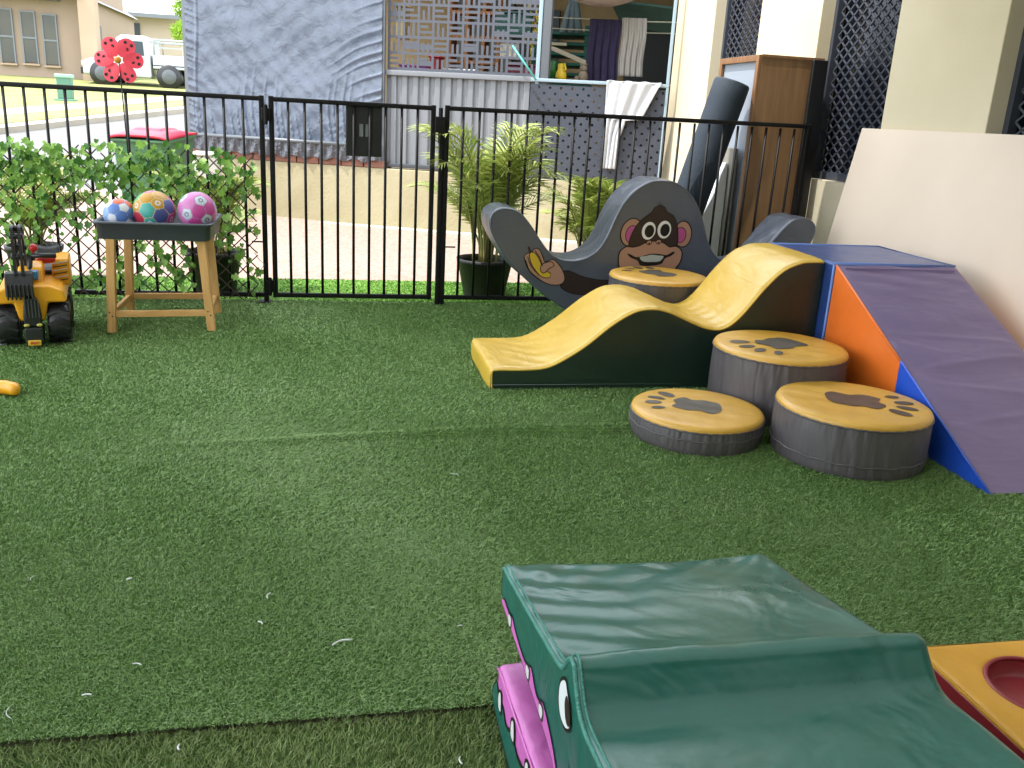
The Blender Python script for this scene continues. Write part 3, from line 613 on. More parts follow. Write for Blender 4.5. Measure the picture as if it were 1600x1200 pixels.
# ------------------------------------------------------------------ ivy trellis
LAT = mat('dark_willow', '35281f', .7); 
def leafmat(name, a, b_, rough=.45, tr=.35):
    m = bpy.data.materials.new(name); m.use_nodes = True; nt = m.node_tree; N = nt.nodes; L = nt.links
    b = N['Principled BSDF']; b.inputs['Roughness'].default_value = rough
    gm = N.new('ShaderNodeNewGeometry'); r = N.new('ShaderNodeValToRGB'); r.color_ramp.elements[0].color = (*lin(a), 1); r.color_ramp.elements[1].color = (*lin(b_), 1)
    L.new(gm.outputs['Random Per Island'], r.inputs[0]); L.new(r.outputs[0], b.inputs['Base Color'])
    tl = N.new('ShaderNodeBsdfTranslucent'); L.new(r.outputs[0], tl.inputs[0]); mx = N.new('ShaderNodeMixShader'); mx.inputs[0].default_value = tr
    L.new(b.outputs[0], mx.inputs[1]); L.new(tl.outputs[0], mx.inputs[2]); L.new(mx.outputs[0], N['Material Output'].inputs[0])
    return m
IVY = leafmat('ivy_leaf', '2e641b', '93be58')
tr = thing('ivy_trellis', 'expanding lattice trellis covered in artificial ivy along the left fence', 'trellis', (-1.6, 5.33, 0))
M_ = MB(); TX0, TX1, TZ0, TZ1, pit, TY = -3.0, -.425, .03, .84, .092, 5.34
k = -12
xs = TX0-1.0
while xs < TX1+.2:
    for sgn in (1, -1):
        # diagonal strip clipped to the panel
        if sgn == 1: xa, za, xb, zb = xs, TZ0, xs+(TZ1-TZ0), TZ1
        else: xa, za, xb, zb = xs+(TZ1-TZ0), TZ0, xs, TZ1
        def clip(xa, za, xb, zb):
            pts = []
            for (x, z, x2, z2) in ((xa, za, xb, zb), (xb, zb, xa, za)):
                if x < TX0: t = (TX0-x)/(x2-x); x, z = TX0, z+(z2-z)*t
                if x > TX1: t = (TX1-x)/(x2-x); x, z = TX1, z+(z2-z)*t
                pts.append((x, z))
            return pts
        if max(xa, xb) > TX0+.02 and min(xa, xb) < TX1-.02:
            (a, b), (c, d) = clip(xa, za, xb, zb); jx = random.uniform(-.004, .004)
            ext = .018; M_.bar((a-ext*(1 if sgn == 1 else -1)*0, TY+.004*sgn, b), (c, TY+.004*sgn, d+random.uniform(-.01, .03)), .0065, .004, up=(0, 1, 0))
    xs += pit
M_.build('lattice', LAT, tr)
def leaf(M2, c, nrm, up, s, lobes=True):
    nrm = Vector(nrm).normalized(); up = Vector(up); a = up.cross(nrm).normalized(); b = nrm.cross(a)
    if lobes: pts = [(0, -.35), (.28, -.5), (.5, -.1), (.34, .05), (.42, .34), (.16, .3), (0, .62), (-.16, .3), (-.42, .34), (-.34, .05), (-.5, -.1), (-.28, -.5)]
    else: pts = [(0, -.5), (.25, -.2), (.27, .15), (0, .6), (-.27, .15), (-.25, -.2)]
    vs = [Vector(c)+(a*p[0]+b*p[1]+nrm*(.18*abs(p[0])-.12*p[1]*p[1]))*s for p in pts]; n = len(vs); vs.append(Vector(c)+nrm*(-.03*s))
    M2.add(vs, [(i, (i+1) % n, n) for i in range(n)], 0, False)
M_ = MB(); cl = [(random.uniform(TX0, TX1), random.uniform(.05, .86)) for _ in range(150)]
for i in range(2050):
    if i < 1650:
        c = random.choice(cl); x = c[0]+random.gauss(0, .06); z = c[1]+random.gauss(0, .05)
    elif i < 2350: x = random.uniform(TX0, TX1); z = random.gauss(.73, .055)
    else: x = random.uniform(TX0, TX1); z = random.uniform(.02, .2) if random.random() < .6 else random.uniform(.2, .8)
    if x > TX1+.01 or z < .01 or z > .90: continue
    if x > -.75 and random.random() < .45: continue
    y = TY-random.uniform(.0, .05)
    leaf(M_, (x, y, z), (random.gauss(0, .45), -1, random.gauss(.35, .45)), (random.gauss(0, .5), 0, -1), random.choice((.028, .036, .044, .052))*random.uniform(.9, 1.1))
M_.build('ivy_leaves', IVY, tr, fix=False)
M_ = MB()
for i in range(60):
    x = random.uniform(TX0, TX1); z = random.uniform(.3, .85); P = []
    for k in range(7): P.append((x, TY-.012, z)); x += random.uniform(-.04, .04); z -= random.uniform(.02, .06)
    P = [p for p in P if p[2] > .01]
    if len(P) > 2: M_.tube(P, .0018, 4)
M_.build('ivy_stems', mat('ivy_stem', '4c5a2c', .6), tr)

# ------------------------------------------------------------------ palms
PALM = leafmat('palm_leaf', '6a8030', 'aab25e', .4, .3); PSTEM = mat('palm_stem', '6d7a3c', .5, c2='8a8048', c2scale=9); POT = mat('black_pot', '0b0b0c', .6, var=.1, bump=.1); SOIL = mat('potting_soil', '2b221a', .95, bump=.6, bscale=50)
def palm(cx, cy, rt, rb, ph, n, hmax, lean, label, seed, spread=.35, z0=0.):
    rs = random.Random(seed); t = thing('potted_palm', label, 'potted palm', (cx, cy, z0), 'potted golden cane palms')
    M_ = MB(); M_.lathe([(rb, 0), (rt*.96, ph-.03), (rt, ph-.03), (rt+.004, ph), (rt-.01, ph), (rt-.014, ph-.03), (rb, .03)], (cx, cy, z0), 40); M_.add([(cx+rb*math.cos(k*PI/20), cy+rb*math.sin(k*PI/20), z0+.002) for k in range(40)], [tuple(range(40))]); M_.build('pot', POT, t)
    M_ = MB(); M_.lathe([(rt*.95, ph-.045), (.5*rt, ph-.03), (.001, ph-.028)], (cx, cy, z0), 24); M_.build('soil', SOIL, t)
    S = MB(); Lf = MB()
    for i in range(n):
        a = rs.uniform(0, 2*PI); r0 = rs.uniform(0, rt*.5); b = Vector((cx+r0*math.cos(a), cy+r0*math.sin(a), z0+ph-.03))
        az = a+rs.gauss(0, .5); H_ = hmax*rs.uniform(.42, 1.0); low = H_/hmax
        # stem (cane and petiole) then arching rachis
        P = []; L_ = H_*1.08; out = spread*rs.uniform(.4, 1.1)*(1.25-.4*low); m = 18
        for k in range(m+1):
            s_ = k/m; rad = out*(s_**2.0)+lean*s_*s_*0; z = H_*(1.05*s_-.17*s_**5*1.6*(1.2 if low < .75 else 1))
            P.append(b+Vector((math.cos(az)*rad+lean*s_*s_, math.sin(az)*rad, z)))
        S.tube(P, [.006*(1-.75*k/m)+.0012 for k in range(m+1)], 6)
        for k in range(int(m*.42), m+1):
            for sub in (0, .5):
                kk = min(k+sub, m); i0 = int(kk); fr_ = kk-i0; p = P[i0].lerp(P[min(i0+1, m)], fr_); d = (P[min(i0+1, m)]-P[max(i0-1, 0)]).normalized()
                sd_ = d.cross(Vector((0, 0, 1))).normalized(); upv = sd_.cross(d)
                q = (kk/m-.42)/.58; ln = .25*(math.sin(PI*min(1, .18+q*.82))**.7)*rs.uniform(.8, 1.1)*(hmax/1.0)**.5
                for sg in (1, -1):
                    dr = (sd_*sg*.8+d*(.55+.7*q)+upv*rs.uniform(.05, .3)).normalized(); wv = (d*.85-sd_*sg*.3).normalized()*.0068
                    p1 = p+dr*ln*.5+Vector((0, 0, -.015*ln)); p2 = p+dr*ln+Vector((0, 0, -.28*ln))
                    Lf.add([p-wv*.5, p+wv*.5, p1+wv, p1-wv, p2], [(0, 1, 2, 3), (3, 2, 4)])
    S.build('stems', PSTEM, t); Lf.build('fronds', PALM, t, fix=False); return t
palm(.985, 5.70, .185, .135, .245, 38, 1.15, .02, 'tallest palm in a black pot behind the fence beside the gate', 3, .54)
palm(1.83, 6.15, .16, .12, .22, 24, .72, -.02, 'smaller palm behind the fence beside the raised rocker end', 9, .28)
palm(-1.78, 5.85, .16, .12, .24, 20, .72, 0, 'leftmost palm showing its fronds above the ivy trellis', 21, .42)
palm(-.72, 5.72, .17, .13, .25, 18, .64, 0, 'palm in a dark pot behind the right end of the trellis', 33, .34)

# ------------------------------------------------------------------ water table with three balls
PINE = wood('pine', 'd2a468', 'b98a4e', 2); PINEX = wood('pine_x', 'd2a468', 'b98a4e', 0); PINEY = wood('pine_y', 'cfa165', 'b5864b', 1)
wt = thing('sand_table', 'small pine play table holding a dark grey plastic tray', 'play table', (-.86, 4.83, 0))
tops = [(-1.060, 4.63), (-.645, 4.66), (-.655, 5.03), (-1.055, 5.0)]; feet = [(-1.085, 4.622), (-.612, 4.668), (-.632, 5.075), (-1.085, 5.045)]
for (a, b), (c, d) in zip(tops, feet):
    M_ = MB(); M_.bar((c, d, 0), (a, b, .485), .040, .040, up=(0, 1, 0)); M_.build('leg', PINE, wt, .002, 1)
def railb(p, q, z, m, hh=.032, ww=.02):
    M_ = MB(); M_.bar((*p, z), (*q, z), ww, hh); M_.build('stretcher', m, wt, .002, 1)
def lp(i, z): f = z/.485; return (feet[i][0]*(1-f)+tops[i][0]*f, feet[i][1]*(1-f)+tops[i][1]*f)
a, b, c, d = [lp(i, .095) for i in range(4)]
railb((a[0]+.02, a[1]-.005), (b[0]-.02, b[1]-.005), .095, PINEX); railb((d[0]+.02, d[1]), (c[0]-.02, c[1]), .10, PINEX); railb((a[0], a[1]+.02), (d[0], d[1]-.02), .095, PINEY); railb((b[0], b[1]+.02), (c[0], c[1]-.02), .095, PINEY)
M_ = MB()
for (px_, pz_) in ((a[0]-.006, .105), (a[0]+.006, .085), (b[0]-.006, .105), (b[0]+.006, .085)): M_.lathe([(.004, 0), (.0001, .001)], (px_, a[1]-.0215 if px_ < -.9 else b[1]-.0215, pz_), 8, axis='y')
M_.build('screw', mat('screw', '3a342c', .4, metal=.6), wt)
TRY = mat('tray_plastic', '474b54', .45, var=.06, bump=.08, bscale=200)
tx0, tx1, ty0, ty1, tz0, tz1 = -1.135, -.580, 4.59, 5.08, .468, .556
def rrect(x0, x1, y0, y1, r, n=6):
    P = []
    for cx_, cy_, a0 in ((x1-r, y1-r, 0), (x0+r, y1-r, 90), (x0+r, y0+r, 180), (x1-r, y0+r, 270)):
        for k in range(n+1): t = R(a0+90*k/n); P.append((cx_+r*math.cos(t), cy_+r*math.sin(t)))
    return P
def ringmesh(rings, mb, cap0=False, cap1=False):
    n = len(rings[0]); vs = [p for r_ in rings for p in r_]; fs = [(j*n+i, j*n+(i+1) % n, (j+1)*n+(i+1) % n, (j+1)*n+i) for j in range(len(rings)-1) for i in range(n)]
    if cap0: fs.append(tuple(range(n-1, -1, -1)))
    if cap1: fs.append(tuple((len(rings)-1)*n+i for i in range(n)))
    mb.add(vs, fs, 0, True)
M_ = MB(); RR = lambda ins, z, r=.035: [(x, y, z+.022*((x-tx0)/(tx1-tx0))*0+0) for x, y in rrect(tx0+ins, tx1-ins, ty0+ins, ty1-ins, r)]
ringmesh([RR(.022, tz0), RR(.016, tz0+.004), RR(.010, tz1-.014), RR(.0, tz1-.012), RR(-.002, tz1-.004), RR(.002, tz1), RR(.014, tz1), RR(.018, tz1-.006), RR(.026, tz0+.008)], M_, True, True); M_.build('tray', TRY, wt)
def icodirs():
    ph = (1+5**.5)/2; V5 = [Vector(v).normalized() for v in [(0, 1, ph), (0, -1, ph), (0, 1, -ph), (0, -1, -ph), (1, ph, 0), (-1, ph, 0), (1, -ph, 0), (-1, -ph, 0), (ph, 0, 1), (-ph, 0, 1), (ph, 0, -1), (-ph, 0, -1)]]
    V6 = [Vector(v).normalized() for v in [(a, b, c) for a in (1, -1) for b in (1, -1) for c in (1, -1)]]
    V6 += [Vector(v).normalized() for a in (1, -1) for b in (1, -1) for v in ((0, ph*a, 1/ph*b), (1/ph*a, 0, ph*b), (ph*a, 1/ph*b, 0))]
    return V5, V6
V5, V6 = icodirs()
def ball(label, c, r, seam, c5, c6, rot, patt=None):
    Rm = Matrix.Rotation(rot[0], 3, 'X') @ Matrix.Rotation(rot[1], 3, 'Y') @ Matrix.Rotation(rot[2], 3, 'Z')
    M_ = MB(); M_.sphere((0, 0, 0), r, 150, 90); mats = [seam]+c5+c6; C5 = [Rm @ v for v in V5]; C6 = [Rm @ v for v in V6]; vs = np.array(M_.v)
    C_ = np.array([list(v) for v in C5+C6])
    for i, f in enumerate(M_.f):
        ce = vs[list(f)].mean(0); ce /= np.linalg.norm(ce); dd = C_ @ ce; ang_ = np.arccos(np.clip(dd, -1, 1)); ang_[:12] += .075
        o_ = np.argsort(ang_); a1, a2 = ang_[o_[0]], ang_[o_[1]]; k = int(o_[0])
        if a2-a1 < .028: mi = 0
        elif k < 12:
            mi = 1+k % len(c5)
            if patt and ang_[k]-.075 < .13: mi = len(mats)
            if patt and ang_[k]-.075 < .07: mi = 1+k % len(c5)
        else: mi = 1+len(c5)+(k*7) % len(c6)
        M_.mi[i] = mi
    for i, v in enumerate(M_.v):
        ce = np.array(v)/np.linalg.norm(v); dd = np.arccos(np.clip(C_ @ ce, -1, 1)); dd[:12] += .075; dd.sort(); k = 1-.022*math.exp(-((dd[1]-dd[0])/.03)**2); M_.v[i] = (v[0]*k+c[0], v[1]*k+c[1], v[2]*k+c[2])
    o = M_.build('ball', mats+([patt] if patt else []), None, fix=False); return tag(o, label, 'ball', 'balls in the grey tray')
bm_ = lambda n, c_: mat('ball_'+n, c_, .4, var=.08, vscale=30)
ball('smallest ball on the left, white, blue and orange, in the grey tray', (-1.035, 4.75, .572), .078, bm_('sky', '7f9fd0'), [bm_('white', 'c9ccd4')], [bm_('blue', '5577b8'), bm_('sky', '8fa8d4'), bm_('blue', '5577b8'), bm_('orange', 'c9532a'), bm_('white', 'c9ccd4'), bm_('navy', '2f4a86')], (.3, .4, .2))
ball('biggest ball in the middle, in many bright coloured patches', (-.875, 4.76, .592), .102, bm_('cream', 'c8b98e'), [bm_('hotpink', 'c23f86'), bm_('gold', 'b98a2c'), bm_('hotpink', 'c23f86'), bm_('teal', '3e9a92')], [bm_('teal', '3e9a92'), bm_('red', 'a82c42'), bm_('navy2', '47528c'), bm_('gold', 'b98a2c'), bm_('green', '4d9a55'), bm_('hotpink', 'c23f86')], (.5, .1, .5), bm_('white', 'c9ccd4'))
ball('pink ball with white pentagons on the right of the tray', (-.667, 4.75, .602), .095, bm_('paleseam', 'b583b4'), [bm_('silver', 'b9c4cf')], [bm_('pink', 'c272ac'), bm_('pink', 'c272ac'), bm_('magenta', 'b8458f')], (.25, .3, .1), bm_('greypink', '6f6b86'))

# ------------------------------------------------------------------ ride-on digger
TYL = mat('toy_yellow', 'dd9a1c', .35, var=.05); TBK = mat('toy_black', '1a1b1e', .38, var=.1, bump=.05); TRD = mat('toy_red', 'bb1c26', .35); TGY = mat('toy_grey', '3a3c40', .45)
dg = thing('ride_on_digger', 'yellow and black ride-on toy digger with a raised bucket arm', 'ride-on toy', (-1.35, 4.6, 0))
def wheel(cx, cy, r, wd, parent):
    M_ = MB(); prof = [(r*.55, -wd/2), (r*.9, -wd/2), (r, -wd/2+.012), (r, wd/2-.012), (r*.9, wd/2), (r*.55, wd/2)]
    M_.lathe(prof, (cx, cy, r), 40, axis='x')
    for k in range(14):
        t = 2*PI*k/14
        for sg in (1, -1):
            t2 = t+(0 if sg == 1 else .22); p = Vector((cx+sg*wd*.10, cy+r*math.cos(t2)*1.0, r+r*math.sin(t2)*1.0)); q = Vector((cx+sg*wd*.46, cy+r*math.cos(t2+.16), r+r*math.sin(t2+.16)))
            M_.bar(p, q, .014, .010, up=(0, math.cos(t2), math.sin(t2)))
    o = M_.build('wheel', TBK, parent)
    M_ = MB(); M_.lathe([(.0005, -wd*.42), (r*.3, -wd*.44), (r*.55, -wd*.38), (r*.56, wd*.38), (r*.3, wd*.44), (.0005, wd*.42)], (cx, cy, r), 24, axis='x'); M_.build('rim', TYL, o)
for cx_ in (-1.475, -1.262):
    for cy_ in (4.55, 4.86): wheel(cx_, cy_, .098, .096, dg)
M_ = MB(); M_.prism([(-1.52, .20), (-1.50, .268), (-1.44, .285), (-1.29, .285), (-1.235, .262), (-1.22, .205), (-1.30, .205), (-1.318, .12), (-1.425, .12), (-1.44, .205)], lambda a, b, t: (a, t, b), 4.47, 4.86); M_.build('body', TYL, dg, .012, 3)
M_ = MB(); M_.prism([(4.56, .28), (4.60, .345), (4.66, .37), (4.72, .36), (4.80, .29)], lambda a, b, t: (t, a, b), -1.42, -1.315); M_.build('dashboard', TYL, dg, .01, 2)
M_ = MB(); M_.box((-1.375, 4.545, .30), (-1.335, 4.60, .338)); M_.build('display', mat('toy_blue', '3d7fb8', .3), dg, .003, 1)
M_ = MB(); M_.box((-1.285, 4.70, .24), (-1.205, 4.92, .372)); eb = M_.build('engine_cover', TYL, dg, .014, 3)
for k in range(6):
    M_ = MB(); z = .262+k*.017; M_.bar((-1.280, 4.6975, z), (-1.215, 4.6975, z+.012), .006, .004, up=(0, 0, 1)); M_.build('stripe', mat('toy_stripe', 'b8bcc4', .4) if k % 2 else TBK, eb)
M_ = MB(); M_.grid(lambda u, v: (-1.36+.11*u, 4.74+.18*v, .29+.10*v**3+.012*abs(2*u-1)**2), 8, 14); o = M_.build('seat', TBK, dg); md = o.modifiers.new('s', 'SOLIDIFY'); md.thickness = .02
M_ = MB(); M_.prism([(-1.40, .20), (-1.405, .145), (-1.402, .10), (-1.345+.01, .10), (-1.330, .145), (-1.335, .20), (-1.345, .235), (-1.392, .235)], lambda a, b, t: (a, t, b), 4.435, 4.53); M_.build('grille', TBK, dg, .008, 2)
M_ = MB()
for k in range(5): x = -1.395+k*.0135; M_.box((x, 4.428, .145), (x+.005, 4.437, .225))
M_.build('grille_ribs', TGY, dg)
M_ = MB(); M_.prism([(-1.405, .10), (-1.405, .03), (-1.385, .012), (-1.345, .012), (-1.328, .03), (-1.328, .10)], lambda a, b, t: (a, t, b), 4.42, 4.53); M_.build('bumper', TBK, dg, .008, 2)
for x in (-1.393, -1.340):
    M_ = MB(); M_.sphere((x, 4.424, .112), .013, 16, 8, sc3=(1, .5, .6)); M_.build('headlight', mat('toy_lamp', 'a8a24e', .3), dg)
M_ = MB(); M_.box((-1.394, 4.412, .018), (-1.340, 4.42, .043)); pt_ = M_.build('number_plate', mat('plate_yellow', 'c9a63a', .4), dg, .002, 1)
M_ = MB()
for k in range(3):
    x = -1.3835+k*.0125; M_.box((x, 4.4105, .0245), (x+.002, 4.4125, .0365)); M_.box((x+.0075, 4.4105, .0245), (x+.0095, 4.4125, .0365)); M_.box((x+.002, 4.4105, .034 if k != 1 else .0245), (x+.0075, 4.4125, .0365 if k != 1 else .027))
    M_.box((x+.002, 4.4105, .0295), (x+.0075, 4.4125, .0315))
M_.build('plate_lettering', TRD, pt_)
# arm and bucket
M_ = MB(); arm = smooth_pts([(4.64, .30), (4.63, .42), (4.60, .50), (4.56, .535), (4.51, .535), (4.485, .50), (4.475, .42), (4.47, .34)], 5)
for x in (-1.418, -1.388):
    for i in range(len(arm)-1): M_.bar((x, *arm[i]), (x, *arm[i+1]), .012, .034, up=(0, 0, 1) if abs(arm[i+1][0]-arm[i][0]) > abs(arm[i+1][1]-arm[i][1]) else (0, 1, 0))
for p in arm[::6]: M_.tube([(-1.43, *p), (-1.376, *p)], .014, 10)
M_.build('digger_arm', TBK, dg)
M_ = MB(); pb = [(4.53, .345), (4.47, .345), (4.44, .30), (4.435, .245), (4.46, .235), (4.50, .24), (4.54, .27)]
M_.prism(pb, lambda a, b, t: (t, a, b), -1.465, -1.352); 
for k in range(7): x = -1.46+k*.0165; M_.box((x, 4.428, .228), (x+.008, 4.442, .30))
M_.build('bucket', TBK, dg, .005, 2)
M_ = MB(); M_.tube([(-1.36, 4.62, .40), (-1.255, 4.62, .40)], .012, 10); M_.tube([(-1.375, 4.60, .30), (-1.365, 4.62, .40)], .012, 8); M_.build('handle_bar', TBK, dg)
M_ = MB(); M_.sphere((-1.348, 4.62, .437), .019, 16, 10); M_.tube([(-1.353, 4.62, .40), (-1.35, 4.62, .43)], .006, 6); M_.build('lever_knob', TRD, dg)
M_ = MB(); M_.sphere((-1.305, 4.68, .372), .042, 20, 10, sc3=(1.05, .5, .45)); M_.build('steering_handle', TRD, dg)

DM = Matrix.Translation((-1.345, 4.30, 0)) @ Matrix.Rotation(R(13), 4, 'Z') @ Matrix.Scale(1.0, 4) @ Matrix.Translation((1.365, -4.43, 0))
for o_ in list(bpy.data.objects):
    if o_.type == 'MESH' and (o_.parent == dg or (o_.parent and o_.parent.parent == dg)): o_.data.transform(DM)
# small yellow end of a toy at the left edge
M_ = MB(); M_.tube([(-1.40, 3.62, .03), (-1.25, 3.60, .03), (-1.215, 3.58, .03), (-1.20, 3.55, .03)], [.028, .028, .026, .016], 16); tag(M_.build('plastic_toy', TYL), 'rounded yellow plastic end of a toy lying at the left edge', 'toy')

# ------------------------------------------------------------------ pinwheel
pw = thing('pinwheel', 'red flower pinwheel with black dots standing above the left fence', 'pinwheel', (-1.1, 5.3, .9))
PRD = leafmat('pinwheel_red', 'd83c4c', 'e6586a', .5, .3); PC = (-1.103, 5.30, 1.318)
for k, ad in enumerate((58, 118, 178, 238, 302, 2)):
    t = R(ad); ux, uz = math.cos(t), math.sin(t); vs = []; N_ = 28
    for i in range(N_):
        q = 2*PI*i/N_; a = .072+.052*math.cos(q); b = .040*math.sin(q)*(1.0+.18*math.cos(q)); vs.append((PC[0]+ux*a-uz*b, PC[1]-.010-.25*b+.12*(a-.03), PC[2]+uz*a+ux*b))
    vs.append((PC[0]+ux*.06, PC[1]-.016, PC[2]+uz*.06))
    M_ = MB(); M_.add(vs, [(i, (i+1) % N_, N_) for i in range(N_)], 0, True); pe = M_.build('petal', PRD, pw, fix=False)
    for (a, b) in ((.072, -.010), (.098, .014), (.100, -.018)):
        cx_, cz_ = PC[0]+ux*a-uz*b, PC[2]+uz*a+ux*b; M_ = MB(); cyy = PC[1]-.012-.25*b+.12*(a-.03)-.006; n = 14
        M_.add([(cx_+.0085*math.cos(j*2*PI/n), cyy, cz_+.0085*math.sin(j*2*PI/n)) for j in range(n)], [tuple(range(n))]); M_.build('dot', BLK, pe, fix=False)
M_ = MB(); M_.sphere((PC[0], PC[1]-.03, PC[2]), .018, 16, 8, sc3=(1, .6, 1)); M_.build('hub', mat('hub_orange', 'c8862a', .4), pw)
M_ = MB(); M_.tube([(PC[0], PC[1], PC[2]), (PC[0]+.015, PC[1]+.02, .60)], .0035, 6); M_.build('stick', BLK, pw)

# ------------------------------------------------------------------ house wall on the right
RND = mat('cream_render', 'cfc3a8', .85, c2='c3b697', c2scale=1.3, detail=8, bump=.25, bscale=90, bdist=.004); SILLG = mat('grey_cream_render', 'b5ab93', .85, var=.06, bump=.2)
WX = 3.1
hs = thing('patio_house', 'cream rendered house wall with deep window bays and black diamond security screens', 'house', (WX, 4, 0))
pitch = .865; cent = [(7.38, 8.245), (5.65, 6.53), (3.92, 4.79), (2.19, 3.06), (.46, 1.33), (-1.4, -.4)]
for a, b in cent:
    M_ = MB(); M_.box((WX, a, 0), (WX+.5, b, 3.0)); M_.build('pillar', RND, hs, .006, 2)
gaps = [(cent[i+1][1], cent[i][0]) for i in range(len(cent)-1)]
for a, b in gaps:
    M_ = MB(); M_.box((WX+.012, a, 0), (WX+.4, b, .855)); M_.build('sill_wall', SILLG, hs)
    M_ = MB(); M_.box((WX+.012, a, 2.5), (WX+.4, b, 3.0)); M_.build('lintel', SILLG, hs)
M_ = MB(); M_.box((WX+.4, -1.4, 0), (WX+.5, 7.38, 3.0)); M_.build('inner_wall', RND, hs)
SCR = mat('screen_black', '3a3e48', .4); GLS = mat('window_glass_dark', '14171f', .08, spec=.7)
for gi, (a, b) in enumerate(gaps):
    fx = WX+.112
    M_ = MB(); M_.box((fx-.02, a, .855), (fx+.03, b, .905)); M_.box((fx-.02, a, 2.44), (fx+.03, b, 2.5)); M_.box((fx-.02, a, .905), (fx+.03, a+.035, 2.44)); M_.box((fx-.02, b-.035, .905), (fx+.03, b, 2.44)); wn = M_.build('window', SCR, hs)
    M_ = MB(); M_.box((fx+.055, a, .86), (fx+.065, b, 2.5)); M_.build('glass', GLS, wn)
    if gi > 3: continue
    M_ = MB(); dw, dh = .098, .072; nc = int((b-a)/dw)+1; nr = int(1.55/dh)+1
    for r_ in range(nr*2):
        z = .905+r_*dh/2
        P = []
        for k in range(nc*2+1):
            y = a+.02+k*dw/2
            if y > b-.02: break
            P.append((fx, y, z+(dh/4 if (k+r_) % 2 else -dh/4)))
        # each row is a zigzag strand, thick like expanded metal; neighbours touch at the knuckles
        for i in range(len(P)-1): M_.bar(P[i], P[i+1], .010, .006, up=(1, 0, 0))
    M_.build('diamond_mesh', SCR, wn, fix=False)
hb = thing('back_shade_wall', 'unseen rendered wall added behind the patio to darken camera-facing sides', 'house', (0, -1.5, 0))
M_ = MB(); M_.box((-2.2, -1.75, 0), (3.6, -1.5, 3.0)); M_.build('wall', mat('brown_render', '8f7b5e', .85, var=.05), hb)  # unseen wall, added to keep light off the sides facing the camera

# roof over the play area
rf = thing('patio_roof', 'white patio roof over the play area', 'roof', (0, 2, 2.7))
m = bpy.data.materials.new('roof_sheet'); m.use_nodes = True; nt = m.node_tree
b = nt.nodes['Principled BSDF']; b.inputs['Base Color'].default_value = (.75, .75, .72, 1); b.inputs['Roughness'].default_value = .6
tl = nt.nodes.new('ShaderNodeBsdfTranslucent'); tl.inputs[0].default_value = (.8, .85, .82, 1); mx = nt.nodes.new('ShaderNodeMixShader'); mx.inputs[0].default_value = .16  # translucency added to lift and even the light under the roof
nt.links.new(b.outputs[0], mx.inputs[1]); nt.links.new(tl.outputs[0], mx.inputs[2]); nt.links.new(mx.outputs[0], nt.nodes['Material Output'].inputs[0])
M_ = MB(); M_.grid(lambda u, v: (-3.3+6.9*u, -1.75+6.85*v, 2.75+.012*math.sin(u*6.9*2*PI/.15)), 460, 1); M_.build('roof_sheet', m, rf)
M_ = MB()
for y in (-1.4, .6, 2.6, 4.2, 5.02): M_.box((-3.3, y-.04, 2.58), (3.1, y+.04, 2.72))
M_.build('rafter', mat('rafter_white', 'b9b5aa', .6), rf)
for y in (5.02, .6):
    M_ = MB(); M_.box((-3.25, y-.045, -.03), (-3.16, y+.045, 2.6)); M_.build('roof_post', mat('rafter_white', 'b9b5aa', .6), rf)

# ------------------------------------------------------------------ cabinet, rolled mat, leaning board, oddments by the wall
CBW = wood('cabinet_teak', '866543', '6e5236', 2, .5, .7); CBE = wood('cabinet_edge', '8a6442', '735033', 2, .5)
cb = thing('wooden_cabinet', 'tall brown wooden cabinet with a framed front standing beyond the fence end', 'cabinet', (2.87, 5.8, 0))
M_ = MB(); M_.box((2.655, 5.50, .02), (3.085, 5.518, 1.598)); M_.box((2.655, 6.08, .02), (3.085, 6.098, 1.598)); M_.box((2.655, 5.518, 1.58), (3.085, 6.08, 1.598)); M_.box((2.655, 5.518, .02), (3.085, 6.08, .04)); M_.build('carcass', CBW, cb, .002, 1)
M_ = MB(); M_.box((2.636, 5.50, .02), (2.655, 5.54, 1.598)); M_.box((2.636, 6.058, .02), (2.655, 6.098, 1.598)); M_.box((2.636, 5.54, 1.56), (2.655, 6.058, 1.598)); M_.build('front_frame', CBE, cb, .002, 1)
M_ = MB(); M_.box((2.66, 5.519, .05), (2.668, 6.079, 1.575)); M_.build('grey_panel', mat('grey_board', '8d95a0', .5), cb)
M_ = MB(); M_.box((2.655, 5.494, 1.585), (3.085, 5.499, 1.601)); M_.build('top_edge', CBE, cb)
M_ = MB(); M_.box((2.975, 5.425, .0), (3.075, 5.455, 1.585)); o = M_.build('screen_panel', mat('black_steel', '101114', .4), None, .004, 1); tag(o, 'narrow black steel panel standing upright between cabinet and window', 'panel')
RM = mat('roll_mat', '212c38', .75, var=.12, vscale=6, bump=.35, bscale=70, bdist=.006)
ml = thing('rolled_mat', 'dark blue grey rolled foam mat leaning beside the wooden cabinet', 'rolled mat', (2.45, 5.62, 0))
axis0, axis1 = Vector((2.15, 5.56, 0.11)), Vector((2.50, 5.55, 1.425)); ax = (axis1-axis0)
M_ = MB(); L_ = ax.length; dirv = ax.normalized(); a = dirv.cross(Vector((0, 0, 1))).normalized(); b = dirv.cross(a); vs = []; n = 40
for (s_, rr) in ((0, .106), (.02, .116), (.5, .116), (1.0, .116), (1.25, .116), (L_-.012, .115), (L_, .109), (L_, .03)):
    for k in range(n): t = 2*PI*k/n; q = rr*(1+.02*math.sin(t*2+s_*3)); vs.append(axis0+dirv*s_+(a*math.cos(t)+b*math.sin(t))*q)
M_.add(vs, [(j*n+i, j*n+(i+1) % n, (j+1)*n+(i+1) % n, (j+1)*n+i) for j in range(7) for i in range(n)], 0, True); M_.build('outer_roll', RM, ml)
